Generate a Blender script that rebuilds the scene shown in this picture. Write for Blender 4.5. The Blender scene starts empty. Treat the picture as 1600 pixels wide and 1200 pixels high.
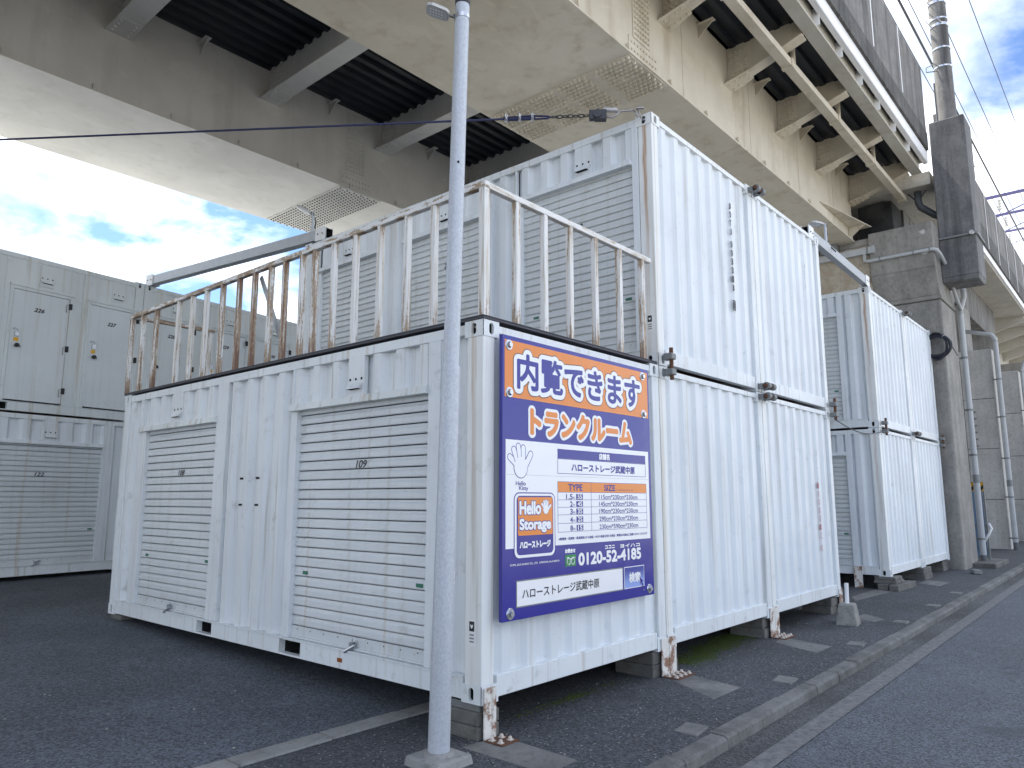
import bpy, bmesh, math, random
from mathutils import Vector, Matrix
random.seed(7)
SC = bpy.context.scene
COL = SC.collection
R = math.radians

# ------------------------------------------------------------------ camera
cam = bpy.data.cameras.new('camera'); camo = bpy.data.objects.new('camera', cam); COL.objects.link(camo)
cam.sensor_width = 36.0; cam.lens = 36.0*1150.97/1600.0; cam.clip_start = 0.05; cam.clip_end = 3000
yaw, pitch, roll = 0.714108, 0.154529, -0.000831
fwd = Vector((math.cos(pitch)*math.cos(yaw), math.cos(pitch)*math.sin(yaw), math.sin(pitch)))
rt = Vector((math.sin(yaw), -math.cos(yaw), 0)); up = rt.cross(fwd)
M = Matrix((rt, up, -fwd)).transposed().to_4x4(); M.translation = Vector((-3.6847, -3.4594, 1.3329))
camo.matrix_world = M
SC.camera = camo

# ------------------------------------------------------------------ sky, sun, exposure
SUN_EL, SUN_AZ = R(62), R(97)          # sun stands behind the viaduct (towards +Y)
SC.view_settings.view_transform = 'Standard'; SC.view_settings.look = 'None'
SC.view_settings.exposure = 0.97; SC.view_settings.gamma = 1.0; SC.view_settings.use_curve_mapping = False
sun = bpy.data.lights.new('sun', 'SUN'); sun.energy = 5.0; sun.angle = R(0.53); sun.color = (1.0, 0.94, 0.85)
suno = bpy.data.objects.new('sun', sun); COL.objects.link(suno)
sd = Vector((math.cos(SUN_EL)*math.cos(SUN_AZ), math.cos(SUN_EL)*math.sin(SUN_AZ), math.sin(SUN_EL)))
suno.rotation_euler = sd.to_track_quat('Z', 'Y').to_euler(); suno.location = (0, 30, 40)

W = bpy.data.worlds.new('World'); SC.world = W; W.use_nodes = True
nt = W.node_tree; nt.nodes.clear()
def wn(t, **kw):
    n = nt.nodes.new(t)
    for k, v in kw.items(): setattr(n, k, v)
    return n
wo = wn('ShaderNodeOutputWorld'); bg = wn('ShaderNodeBackground'); bg.inputs['Strength'].default_value = 0.14
sky = wn('ShaderNodeTexSky', sky_type='NISHITA', sun_disc=False, sun_elevation=SUN_EL, sun_rotation=math.pi/2-SUN_AZ, altitude=20, air_density=1.0, dust_density=0.35, ozone_density=1.6)
tc = wn('ShaderNodeTexCoord'); sep = wn('ShaderNodeSeparateXYZ'); nt.links.new(tc.outputs['Generated'], sep.inputs[0])
mz = wn('ShaderNodeMath', operation='ADD'); nt.links.new(sep.outputs['Z'], mz.inputs[0]); mz.inputs[1].default_value = 0.22
mzc = wn('ShaderNodeMath', operation='MAXIMUM'); nt.links.new(mz.outputs[0], mzc.inputs[0]); mzc.inputs[1].default_value = 0.12
dx = wn('ShaderNodeMath', operation='DIVIDE'); nt.links.new(sep.outputs['X'], dx.inputs[0]); nt.links.new(mzc.outputs[0], dx.inputs[1])
dy = wn('ShaderNodeMath', operation='DIVIDE'); nt.links.new(sep.outputs['Y'], dy.inputs[0]); nt.links.new(mzc.outputs[0], dy.inputs[1])
cmb = wn('ShaderNodeCombineXYZ'); nt.links.new(dx.outputs[0], cmb.inputs[0]); nt.links.new(dy.outputs[0], cmb.inputs[1]); cmb.inputs[2].default_value = 26.03
cn = wn('ShaderNodeTexNoise'); cn.inputs['Scale'].default_value = 1.25; cn.inputs['Detail'].default_value = 9; cn.inputs['Roughness'].default_value = 0.56; cn.inputs['Distortion'].default_value = 0.25
nt.links.new(cmb.outputs[0], cn.inputs['Vector'])
cr = wn('ShaderNodeValToRGB'); cr.color_ramp.elements[0].position = 0.40; cr.color_ramp.elements[1].position = 0.525
nt.links.new(cn.outputs['Fac'], cr.inputs[0])
cn2 = wn('ShaderNodeTexNoise'); cn2.inputs['Scale'].default_value = 2.6; cn2.inputs['Detail'].default_value = 7; nt.links.new(cmb.outputs[0], cn2.inputs['Vector'])
cr2 = wn('ShaderNodeValToRGB'); cr2.color_ramp.elements[0].position = 0.38; cr2.color_ramp.elements[0].color = (5.2, 5.7, 6.6, 1)
cr2.color_ramp.elements[1].position = 0.58; cr2.color_ramp.elements[1].color = (10.6, 10.8, 11.1, 1); nt.links.new(cn2.outputs['Fac'], cr2.inputs[0])
skm = wn('ShaderNodeMix', data_type='RGBA', blend_type='MULTIPLY'); skm.inputs['Factor'].default_value = 1.0
nt.links.new(sky.outputs[0], skm.inputs['A']); skm.inputs['B'].default_value = (0.66, 0.74, 0.90, 1)
mx = wn('ShaderNodeMix', data_type='RGBA'); nt.links.new(cr.outputs[0], mx.inputs['Factor']); nt.links.new(skm.outputs['Result'], mx.inputs['A']); nt.links.new(cr2.outputs[0], mx.inputs['B'])
nt.links.new(mx.outputs['Result'], bg.inputs['Color']); nt.links.new(bg.outputs[0], wo.inputs[0])

# ------------------------------------------------------------------ materials
MATS = {}
class NT:
    def __init__(s, name, rough=0.6, metal=0.0, spec=0.5):
        s.m = bpy.data.materials.new(name); s.m.use_nodes = True; MATS[name] = s.m
        s.t = s.m.node_tree; s.b = s.t.nodes['Principled BSDF']
        s.b.inputs['Roughness'].default_value = rough; s.b.inputs['Metallic'].default_value = metal
        s.b.inputs['Specular IOR Level'].default_value = spec
        s.geo = s.t.nodes.new('ShaderNodeNewGeometry'); s.tc = s.t.nodes.new('ShaderNodeTexCoord')
    def pos(s): return s.geo.outputs['Position']
    def obj(s): return s.tc.outputs['Object']
    def mapped(s, vec, sc, off=(0, 0, 0)):
        n = s.t.nodes.new('ShaderNodeMapping'); n.inputs['Scale'].default_value = sc; n.inputs['Location'].default_value = off
        s.t.links.new(vec, n.inputs['Vector']); return n.outputs[0]
    def noise(s, vec, scale, detail=4, rough=0.55, dist=0):
        n = s.t.nodes.new('ShaderNodeTexNoise'); n.inputs['Scale'].default_value = scale; n.inputs['Detail'].default_value = detail
        n.inputs['Roughness'].default_value = rough; n.inputs['Distortion'].default_value = dist
        s.t.links.new(vec, n.inputs['Vector']); return n.outputs['Fac']
    def voro(s, vec, scale, feat='F1'):
        n = s.t.nodes.new('ShaderNodeTexVoronoi'); n.feature = feat; n.inputs['Scale'].default_value = scale
        s.t.links.new(vec, n.inputs['Vector']); return n
    def ramp(s, v, p0, p1, a=0.0, b=1.0):
        n = s.t.nodes.new('ShaderNodeMapRange'); n.interpolation_type = 'SMOOTHSTEP'
        n.inputs['From Min'].default_value = p0; n.inputs['From Max'].default_value = p1
        n.inputs['To Min'].default_value = a; n.inputs['To Max'].default_value = b
        s.t.links.new(v, n.inputs['Value']); return n.outputs[0]
    def math(s, op, a, b):
        n = s.t.nodes.new('ShaderNodeMath'); n.operation = op
        for i, v in enumerate((a, b)):
            if isinstance(v, (int, float)): n.inputs[i].default_value = v
            else: s.t.links.new(v, n.inputs[i])
        return n.outputs[0]
    def mix(s, f, a, b):
        n = s.t.nodes.new('ShaderNodeMix'); n.data_type = 'RGBA'
        for k, v in (('Factor', f), ('A', a), ('B', b)):
            if isinstance(v, (int, float)): n.inputs[k].default_value = v
            elif isinstance(v, tuple): n.inputs[k].default_value = (*v, 1)
            else: s.t.links.new(v, n.inputs[k])
        return n.outputs['Result']
    def col(s, c):
        if isinstance(c, tuple): s.b.inputs['Base Color'].default_value = (*c, 1)
        else: s.t.links.new(c, s.b.inputs['Base Color'])
    def rough(s, v): s.t.links.new(v, s.b.inputs['Roughness'])
    def bump(s, h, strength=0.3, dist=0.01):
        n = s.t.nodes.new('ShaderNodeBump'); n.inputs['Strength'].default_value = strength; n.inputs['Distance'].default_value = dist
        s.t.links.new(h, n.inputs['Height']); s.t.links.new(n.outputs[0], s.b.inputs['Normal'])
    def sep(s, v):
        n = s.t.nodes.new('ShaderNodeSeparateXYZ'); s.t.links.new(v, n.inputs[0]); return n.outputs
    def rnd(s):
        n = s.t.nodes.new('ShaderNodeObjectInfo'); return n.outputs['Random']

RUST = (0.16, 0.055, 0.02)
def paint(name, base, dirt=0.25, rust=0.0, streak=0.0, rough=0.42, vary=0.0):
    m = NT(name, rough, spec=0.4)
    p = m.pos()
    big = m.ramp(m.noise(p, 0.8, 5), 0.35, 0.65)
    c = m.mix(big, tuple(x*0.92 for x in base), base)
    if vary > 0: c = m.mix(m.math('MULTIPLY', m.rnd(), vary), c, tuple(x*0.72 for x in base))
    st = m.ramp(m.noise(m.mapped(p, (16, 16, 0.55)), 1.0, 4), 0.52, 0.78)
    c = m.mix(m.math('MULTIPLY', st, dirt), c, (0.42, 0.41, 0.36))
    gr = m.ramp(m.noise(p, 5.5, 6, 0.65), 0.56, 0.8)
    c = m.mix(m.math('MULTIPLY', gr, dirt*0.8), c, (0.33, 0.33, 0.30))
    dr_ = m.math('MULTIPLY', m.ramp(m.noise(m.mapped(p, (7.5, 7.5, 0.16)), 1.0, 2, 0.4), 0.655, 0.70), m.ramp(m.noise(m.mapped(p, (40, 40, 1.0)), 1.0, 3), 0.35, 0.65))
    c = m.mix(m.math('MULTIPLY', dr_, 0.42*min(1.0, dirt*2.4)), c, (0.42, 0.31, 0.17))
    f = m.noise(p, 42, 3)
    sp = m.math('MULTIPLY', m.ramp(f, 0.69, 0.73), m.ramp(m.noise(p, 2.1, 3), 0.52, 0.66))
    c = m.mix(m.math('MULTIPLY', sp, 0.75), c, RUST)
    if rust > 0:
        rr = m.ramp(m.noise(m.mapped(p, (6, 6, 6)), 1.0, 7, 0.7), 0.74-0.26*rust, 0.80-0.22*rust)
        c = m.mix(m.math('MULTIPLY', rr, 0.9), c, m.mix(m.noise(p, 30, 3), (0.09, 0.03, 0.012), (0.30, 0.13, 0.05)))
    if streak > 0:
        xyz = m.sep(m.obj())
        wob = m.math('MULTIPLY', m.math('SUBTRACT', m.noise(m.mapped(m.obj(), (3, 3, 2.5)), 1.0, 2), 0.5), 0.05)
        yy = m.math('ABSOLUTE', m.math('ADD', m.math('SUBTRACT', xyz['Y'], 0.088), wob), 0)
        core = m.ramp(yy, 0.003, 0.034, 1.0, 0.0)
        fade = m.ramp(xyz['Z'], 0.3, 2.45, 0.15, 1.0)
        thin = m.ramp(m.noise(m.mapped(m.obj(), (60, 60, 1.2)), 1.0, 3), 0.35, 0.6, 0.45, 1.0)
        c = m.mix(m.math('MULTIPLY', m.math('MULTIPLY', core, fade), m.math('MULTIPLY', thin, streak)), c, (0.36, 0.17, 0.05))
    m.col(c)
    m.rough(m.ramp(m.noise(p, 3, 4), 0.3, 0.7, rough-0.05, rough+0.15))
    m.bump(m.math('ADD', m.math('MULTIPLY', m.noise(p, 2.3, 3), 1.6), m.math('MULTIPLY', m.noise(p, 11, 3), 0.25)), 0.22, 0.02)
    return m.m
paint('container_paint', (0.71, 0.755, 0.79), 0.50)
paint('front_paint', (0.70, 0.735, 0.755), 0.95)
paint('container_paint_worn', (0.715, 0.755, 0.775), 0.75, rust=0.30)
paint('container_paint_rusty', (0.76, 0.785, 0.785), 0.5, rust=0.42)
paint('post_paint_streaked', (0.77, 0.795, 0.79), 0.45, rust=0.05, streak=0.95)
paint('post_paint_faint', (0.77, 0.795, 0.79), 0.7, rust=0.24, streak=0.4)
paint('grey_green_paint', (0.69, 0.735, 0.74), 0.40)
paint('grey_green_door', (0.70, 0.745, 0.765), 0.22)
paint('shutter_paint', (0.62, 0.655, 0.67), 0.55, rough=0.36, vary=0.22)
paint('lintel_grime', (0.66, 0.70, 0.70), 1.25)
paint('leg_paint', (0.72, 0.70, 0.66), 0.6, rust=1.0)
paint('white_trim', (0.82, 0.83, 0.84), 0.15)

def simple(name, col, rough=0.5, metal=0.0, var=0.12, scale=6, wave=0.0):
    m = NT(name, rough, metal); n = m.noise(m.pos(), scale, 5)
    if wave: m.bump(m.noise(m.pos(), 2.2, 2), wave, 0.03)
    m.col(m.mix(n, tuple(x*(1-var) for x in col), tuple(min(1, x*(1+var)) for x in col))); return m.m
simple('hole_dark', (0.012, 0.012, 0.013), 0.9)  # near-black for holes, slots and tube insides; their shade is put into the colour
simple('rubber_black', (0.018, 0.019, 0.022), 0.6)
simple('mat_slate', (0.055, 0.057, 0.070), 0.6, var=0.4)
simple('print_black', (0.012, 0.012, 0.016), 0.5)
simple('print_red', (0.42, 0.03, 0.03), 0.5)
simple('sticker_green', (0.005, 0.13, 0.075), 0.4)
simple('sticker_yellow', (0.75, 0.42, 0.02), 0.4)
simple('sticker_white', (0.75, 0.76, 0.76), 0.4)
simple('sign_blue', (0.036, 0.034, 0.27), 0.22, var=0.05, wave=0.25)
simple('sign_orange', (0.76, 0.245, 0.040), 0.22, var=0.04, wave=0.25)
simple('sign_white', (0.83, 0.84, 0.86), 0.22, var=0.03, wave=0.25)
simple('sign_green', (0.02, 0.22, 0.06), 0.35)
simple('sign_light_blue', (0.16, 0.25, 0.60), 0.35)
simple('sign_outline', (0.10, 0.035, 0.03), 0.4)
simple('steel_bright', (0.55, 0.57, 0.60), 0.28, 0.9)
simple('rust_steel', (0.11, 0.05, 0.028), 0.85, 0.1, 0.5, 40)
simple('bolt_pale', (0.55, 0.50, 0.44), 0.6, 0.2, 0.5, 60)
simple('clamp_grey', (0.20, 0.21, 0.21), 0.6, 0.2, 0.3, 30)
simple('rope_blue', (0.012, 0.018, 0.07), 0.6)
simple('chain_steel', (0.06, 0.06, 0.065), 0.45, 0.7, 0.4, 50)
simple('hoist_chrome', (0.35, 0.33, 0.32), 0.3, 0.8, 0.5, 30)
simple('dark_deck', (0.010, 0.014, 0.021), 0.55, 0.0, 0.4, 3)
simple('pipe_grey', (0.40, 0.42, 0.43), 0.5, 0.0, 0.12)
simple('pipe_dark', (0.09, 0.10, 0.11), 0.5)
simple('cable_dark', (0.014, 0.017, 0.028), 0.5)
simple('catenary_purple', (0.085, 0.075, 0.20), 0.5)
simple('blue_panel', (0.15, 0.24, 0.36), 0.5)
simple('amber', (0.25, 0.06, 0.01), 0.3)
simple('lens_glass', (0.50, 0.52, 0.54), 0.12, 0.0, 0.1)
simple('lamp_alu', (0.50, 0.50, 0.49), 0.4, 0.3)

m = NT('galvanised', 0.42, 0.2); p = m.obj()
c = m.mix(m.ramp(m.noise(m.mapped(m.pos(), (75, 75, 48)), 1.0, 5, 0.75), 0.35, 0.68), (0.42, 0.45, 0.495), (0.52, 0.555, 0.60))
c = m.mix(m.math('MULTIPLY', m.ramp(m.noise(m.mapped(m.pos(), (8, 8, 1.5)), 1, 4), 0.5, 0.8), 0.35), c, (0.36, 0.37, 0.37))
m.col(c); m.rough(m.ramp(m.noise(m.pos(), 40, 3), 0.3, 0.7, 0.38, 0.6))
m = NT('galvanised_beam', 0.5, 0.35)
m.col(m.mix(m.noise(m.pos(), 9, 6), (0.30, 0.32, 0.34), (0.42, 0.44, 0.46)))

for nm_, sc_ in (('railing_paint', (38, 38, 1.9)), ('railing_paint_rail', (5, 5, 26))):
    m = NT(nm_, 0.6)                                 # white paint flaking off brown rusted primer
    p = m.pos(); r_ = m.math('MULTIPLY', m.math('SUBTRACT', m.rnd(), 0.5), 0.20)
    xyz = m.sep(p)
    run = m.noise(m.mapped(p, sc_), 1.0, 5, 0.6)                       # long vertical runs
    flk = m.noise(m.mapped(p, (70, 70, 30)), 1.0, 5, 0.7)                        # small flakes
    joint = m.math('MAXIMUM', m.ramp(xyz['Z'], 2.62, 2.86, 0.11, 0.0), m.ramp(xyz['Z'], 3.40, 3.60, 0.0, 0.09 if nm_ == 'railing_paint' else 0.04))
    fl = m.math('ADD', m.math('ADD', m.math('ADD', m.math('MULTIPLY', run, 0.7), m.math('MULTIPLY', flk, 0.3)), joint), m.math('ADD', r_, m.ramp(xyz['Y'], 1.2, 4.2, 0.012, 0.055)))
    fm = m.ramp(fl, 0.535, 0.585)
    c = m.mix(m.noise(p, 20, 4), (0.26, 0.18, 0.11), (0.42, 0.325, 0.225))
    c = m.mix(m.ramp(fl, 0.63, 0.70), c, (0.15, 0.065, 0.03))
    white_ = m.mix(m.ramp(run, 0.45, 0.60), (0.72, 0.725, 0.715), (0.58, 0.54, 0.47))
    m.col(m.mix(m.math('MULTIPLY', fm, 0.92), white_, c))
    m.bump(fm, 0.4, 0.004)

def concrete(name, a, b, stain=(0.05, 0.05, 0.05), amt=0.6, vert=True, bumps=0.25):
    m = NT(name, 0.88); p = m.pos()
    c = m.mix(m.ramp(m.noise(p, 1.7, 7, 0.62), 0.3, 0.7), a, b)
    sv = m.mapped(p, (5, 5, 0.35)) if vert else p
    s_ = m.ramp(m.noise(sv, 1.0 if vert else 2.5, 6, 0.65), 0.42, 0.72)
    c = m.mix(m.math('MULTIPLY', s_, amt), c, stain)
    mid = m.noise(p, 13, 8, 0.72)
    c = m.mix(m.math('MULTIPLY', m.ramp(mid, 0.46, 0.70), 0.5), c, tuple(x*0.5 for x in a))
    fine = m.noise(p, 55, 4, 0.7)
    c = m.mix(m.math('MULTIPLY', m.ramp(fine, 0.55, 0.72), 0.5), c, tuple(x*0.45 for x in a))
    c = m.mix(m.math('MULTIPLY', m.ramp(fine, 0.42, 0.30), 0.4), c, tuple(min(1, x*1.3) for x in b))
    m.col(c); m.bump(fine, bumps, 0.006); return m.m
concrete('pier_concrete', (0.21, 0.205, 0.19), (0.31, 0.30, 0.275), (0.10, 0.098, 0.09), 0.5)
concrete('pier_concrete_dark', (0.115, 0.117, 0.12), (0.19, 0.19, 0.19), (0.03, 0.03, 0.033), 0.6)
concrete('pier_concrete_cream', (0.34, 0.30, 0.235), (0.45, 0.41, 0.34), (0.22, 0.13, 0.06), 0.55, vert=False)
concrete('black_stained_concrete', (0.012, 0.012, 0.013), (0.05, 0.05, 0.05), (0.006, 0.006, 0.007), 0.6, vert=False)
concrete('far_concrete', (0.42, 0.415, 0.39), (0.53, 0.52, 0.49), (0.26, 0.25, 0.23), 0.4)
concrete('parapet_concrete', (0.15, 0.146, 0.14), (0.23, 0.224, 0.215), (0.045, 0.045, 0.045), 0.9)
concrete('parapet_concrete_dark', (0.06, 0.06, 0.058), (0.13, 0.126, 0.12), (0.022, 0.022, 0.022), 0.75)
concrete('slab_cream', (0.46, 0.44, 0.39), (0.54, 0.52, 0.46), (0.35, 0.32, 0.27), 0.35, vert=False)
concrete('block_concrete', (0.11, 0.108, 0.10), (0.19, 0.186, 0.172), (0.06, 0.06, 0.055), 0.6, vert=False, bumps=0.5)
concrete('kerb_concrete', (0.115, 0.115, 0.112), (0.20, 0.198, 0.19), (0.05, 0.048, 0.044), 0.7, vert=False, bumps=0.9)
concrete('edging_concrete', (0.22, 0.22, 0.21), (0.31, 0.31, 0.30), (0.13, 0.13, 0.125), 0.4, vert=False, bumps=0.5)
concrete('patch_concrete', (0.12, 0.12, 0.117), (0.21, 0.208, 0.20), (0.07, 0.07, 0.068), 0.7, vert=False, bumps=0.6)
concrete('pale_pavement', (0.54, 0.53, 0.50), (0.62, 0.61, 0.58), (0.50, 0.49, 0.46), 0.4, vert=False)
concrete('grey_pavement', (0.31, 0.30, 0.275), (0.38, 0.365, 0.335), (0.27, 0.26, 0.24), 0.4, vert=False)

concrete('foot_concrete', (0.20, 0.195, 0.18), (0.30, 0.295, 0.27), (0.08, 0.078, 0.07), 0.7, vert=False, bumps=0.9)
def girderpaint(name, a, b, stain, amt, rough=0.55):
    m = NT(name, rough, spec=0.35); p = m.pos()
    c = m.mix(m.ramp(m.noise(p, 0.7, 6, 0.6), 0.32, 0.68), a, b)
    c = m.mix(m.math('MULTIPLY', m.ramp(m.noise(m.mapped(p, (3.2, 3.2, 0.4)), 1.0, 6, 0.6), 0.48, 0.75), amt), c, stain)
    patchy = m.ramp(m.noise(m.mapped(p, (1.1, 2.6, 1.8)), 1.0, 3, 0.4, 1.2), 0.62, 0.64)
    c = m.mix(m.math('MULTIPLY', patchy, 0.15), c, tuple(min(1, x*1.25) for x in b))
    c = m.mix(m.math('MULTIPLY', m.ramp(m.noise(p, 9, 6, 0.7), 0.6, 0.8), 0.2), c, tuple(x*0.6 for x in a))
    m.col(c); m.bump(m.noise(p, 1.3, 3), 0.10, 0.03); return m.m
girderpaint('girder_cream', (0.52, 0.47, 0.37), (0.62, 0.57, 0.465), (0.36, 0.29, 0.20), 0.55)
girderpaint('girder_grey', (0.46, 0.455, 0.435), (0.54, 0.535, 0.51), (0.33, 0.325, 0.30), 0.35)
girderpaint('deck_steel_cream', (0.45, 0.43, 0.37), (0.54, 0.52, 0.46), (0.34, 0.29, 0.22), 0.4)
girderpaint('bolt_dark', (0.10, 0.098, 0.09), (0.16, 0.155, 0.145), (0.06, 0.05, 0.04), 0.3)  # darker tone for bolt heads under the grey girder

def asphalt(name, base, spec, fleck, scale, big=0.2):
    m = NT(name, 0.85); p = m.pos()
    v = m.voro(p, scale); vc = m.sep(v.outputs['Color'])
    agg = m.ramp(vc['X'], 0.0, 1.0, 0.5, 1.6)
    n = m.t.nodes.new('ShaderNodeMix'); n.data_type = 'RGBA'; n.blend_type = 'MULTIPLY'; n.inputs['Factor'].default_value = 1
    bigm = m.ramp(m.noise(p, 0.55, 6, 0.6), 0.3, 0.7, 1-big, 1+big)
    g = m.math('MULTIPLY', agg, bigm)
    cc = m.t.nodes.new('ShaderNodeCombineColor')
    for i in range(3): m.t.links.new(g, cc.inputs[i])
    n.inputs['A'].default_value = (*base, 1); m.t.links.new(cc.outputs[0], n.inputs['B'])
    c = m.mix(m.math('MULTIPLY', m.ramp(vc['Y'], fleck, fleck+0.02), m.ramp(v.outputs['Distance'], 0.25, 0.5, 1, 0)), n.outputs['Result'], spec)
    dust = m.ramp(m.noise(p, 1.6, 7, 0.7, 0.6), 0.55, 0.78)
    c = m.mix(m.math('MULTIPLY', dust, 0.26), c, tuple(x*2.3 for x in base))
    scuff = m.math('MULTIPLY', m.ramp(m.noise(m.mapped(p, (0.7, 2.6, 1)), 1.0, 7, 0.7, 1.5), 0.57, 0.68), m.ramp(m.noise(p, 9, 5, 0.7), 0.4, 0.65))
    c = m.mix(m.math('MULTIPLY', scuff, 0.34), c, tuple(min(1, x*2.8) for x in base))
    oil = m.ramp(m.noise(p, 0.9, 4, 0.5, 0.8), 0.63, 0.70)
    c = m.mix(m.math('MULTIPLY', oil, 0.45), c, tuple(x*0.45 for x in base))
    m.col(c); m.bump(v.outputs['Distance'], 0.5, 0.006); return m.m
asphalt('asphalt_lot', (0.078, 0.089, 0.107), (0.32, 0.32, 0.31), 0.972, 75)
asphalt('asphalt_walk', (0.044, 0.048, 0.055), (0.34, 0.34, 0.33), 0.945, 66)
asphalt('asphalt_road', (0.083, 0.093, 0.108), (0.22, 0.22, 0.22), 0.93, 85, 0.12)
asphalt('gutter_mix', (0.066, 0.068, 0.070), (0.2, 0.2, 0.19), 0.975, 80, 0.4)
m = NT('gutter_edge', 0.9); p = m.pos()
c = m.mix(m.ramp(m.noise(p, 16, 8, 0.75, 0.4), 0.30, 0.72), (0.09, 0.093, 0.098), (0.21, 0.21, 0.205)); m.col(c); m.bump(m.noise(p, 60, 3), 0.4, 0.005)
m = NT('moss', 0.95); p = m.pos()
m.col(m.mix(m.noise(p, 18, 5, 0.7), (0.02, 0.032, 0.006), (0.08, 0.115, 0.012))); m.bump(m.noise(p, 90, 4), 0.8, 0.01)
m = NT('tiger_stripe', 0.5); xyz = m.sep(m.pos())
sx = m.math('FRACT', m.math('MULTIPLY', m.math('ADD', xyz['Y'], xyz['Z']), 5.2), 0)
m.col(m.mix(m.ramp(sx, 0.49, 0.51), (0.02, 0.02, 0.02), (0.55, 0.30, 0.01)))
m = NT('sign_button', 0.35); xyz = m.sep(m.pos())
m.col(m.mix(m.ramp(xyz['Z'], 0.62, 0.76), (0.26, 0.36, 0.72), (0.045, 0.055, 0.30)))     # printed gradient of the search button

# ------------------------------------------------------------------ mesh helpers
class MB:
    def __init__(s): s.v = []; s.f = []; s.mi = []; s.sm = []
    def add(s, vs, fs, m=0, smooth=False):
        o = len(s.v); s.v += [tuple(v) for v in vs]
        for f in fs: s.f.append(tuple(i+o for i in f)); s.mi.append(m); s.sm.append(smooth)
        return s
    def quad(s, a, b, c, d, m=0): return s.add([a, b, c, d], [(0, 1, 2, 3)], m)
    def box(s, x0, x1, y0, y1, z0, z1, m=0):
        v = [(x0, y0, z0), (x1, y0, z0), (x1, y1, z0), (x0, y1, z0), (x0, y0, z1), (x1, y0, z1), (x1, y1, z1), (x0, y1, z1)]
        return s.add(v, [(3, 2, 1, 0), (4, 5, 6, 7), (0, 1, 5, 4), (1, 2, 6, 5), (2, 3, 7, 6), (3, 0, 4, 7)], m)
    def hexa(s, v, m=0):   # 8 points, bottom 4 ccw then top 4 ccw
        return s.add(v, [(3, 2, 1, 0), (4, 5, 6, 7), (0, 1, 5, 4), (1, 2, 6, 5), (2, 3, 7, 6), (3, 0, 4, 7)], m)
    def prism(s, prof, fn, a0, a1, m=0, caps=True, closed=True, smooth=False):
        n = len(prof); v = [fn(a0, *p) for p in prof]+[fn(a1, *p) for p in prof]
        f = [(i, (i+1) % n, n+(i+1) % n, n+i) for i in range(n if closed else n-1)]
        if caps and closed: f += [tuple(range(n-1, -1, -1)), tuple(range(n, 2*n))]
        return s.add(v, f, m, smooth)
    def tube(s, p0, p1, r0, r1=None, n=16, m=0, caps=True):
        r1 = r0 if r1 is None else r1; p0 = Vector(p0); p1 = Vector(p1); d = (p1-p0).normalized()
        a = d.orthogonal().normalized(); b = d.cross(a)
        ring = lambda p, r: [p+(a*math.cos(t)+b*math.sin(t))*r for t in [2*math.pi*i/n for i in range(n)]]
        s.add(ring(p0, r0)+ring(p1, r1), [(i, (i+1) % n, n+(i+1) % n, n+i) for i in range(n)], m, True)
        if caps:
            s.add(ring(p0, r0), [tuple(range(n-1, -1, -1))], m); s.add(ring(p1, r1), [tuple(range(n))], m)
        return s
    def path(s, pts, r, n=8, m=0, closed=False):
        pts = [Vector(p) for p in pts]; N = len(pts); rings = []
        a = None
        for i in range(N):
            if closed: d = (pts[(i+1) % N]-pts[i-1]).normalized()
            else: d = (pts[min(i+1, N-1)]-pts[max(i-1, 0)]).normalized()
            if a is None: a = d.orthogonal().normalized()
            a = (a-d*a.dot(d)).normalized(); b = d.cross(a)
            rings.append([pts[i]+(a*math.cos(t)+b*math.sin(t))*r for t in [2*math.pi*k/n for k in range(n)]])
        v = [q for rg in rings for q in rg]; f = []
        for i in range(N if closed else N-1):
            j = (i+1) % N
            f += [(i*n+k, i*n+(k+1) % n, j*n+(k+1) % n, j*n+k) for k in range(n)]
        if not closed: f += [tuple(range(n-1, -1, -1)), tuple(range((N-1)*n, N*n))]
        return s.add(v, f, m, True)
    def bar(s, p0, p1, w, h, m=0, upv=(0, 0, 1)):   # rectangular bar from p0 to p1
        p0 = Vector(p0); p1 = Vector(p1); d = (p1-p0).normalized(); sd_ = d.cross(Vector(upv)).normalized(); u = sd_.cross(d)
        q = []
        for p in (p0, p1):
            for a, b in ((-1, -1), (1, -1), (1, 1), (-1, 1)): q.append(p+sd_*(a*w/2)+u*(b*h/2))
        return s.add(q, [(0, 1, 2, 3), (7, 6, 5, 4), (0, 4, 5, 1), (1, 5, 6, 2), (2, 6, 7, 3), (3, 7, 4, 0)], m)
    def bolt(s, c, nrm, r=0.03, h=0.02, m=0):
        c = Vector(c); d = Vector(nrm).normalized(); a = d.orthogonal().normalized(); b = d.cross(a); t0 = [math.pi/3*i for i in range(6)]
        v = [c+(a*math.cos(t)+b*math.sin(t))*r for t in t0]+[c+d*h+(a*math.cos(t)+b*math.sin(t))*r*0.72 for t in t0]
        return s.add(v, [(i, (i+1) % 6, 6+(i+1) % 6, 6+i) for i in range(6)]+[tuple(range(6, 12))], m)
    def mesh(s, name, mats):
        me = bpy.data.meshes.new(name); me.from_pydata(s.v, [], s.f)
        for mm in mats: me.materials.append(MATS[mm])
        me.polygons.foreach_set('material_index', s.mi); me.polygons.foreach_set('use_smooth', s.sm); me.update()
        bm = bmesh.new(); bm.from_mesh(me); bmesh.ops.recalc_face_normals(bm, faces=bm.faces); bm.to_mesh(me); bm.free()
        return me
def put(name, me, parent=None, loc=None, bevel=0):
    o = bpy.data.objects.new(name, me); COL.objects.link(o)
    if parent: o.parent = parent
    if loc: o.location = loc
    if bevel:
        b = o.modifiers.new('bevel', 'BEVEL'); b.width = bevel; b.segments = 2; b.limit_method = 'ANGLE'; b.angle_limit = R(50)
    return o
def build(mb, name, mats, parent=None, loc=None, bevel=0):
    if isinstance(mats, str): mats = [mats]
    return put(name, mb.mesh(name, mats), parent, loc, bevel)
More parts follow.
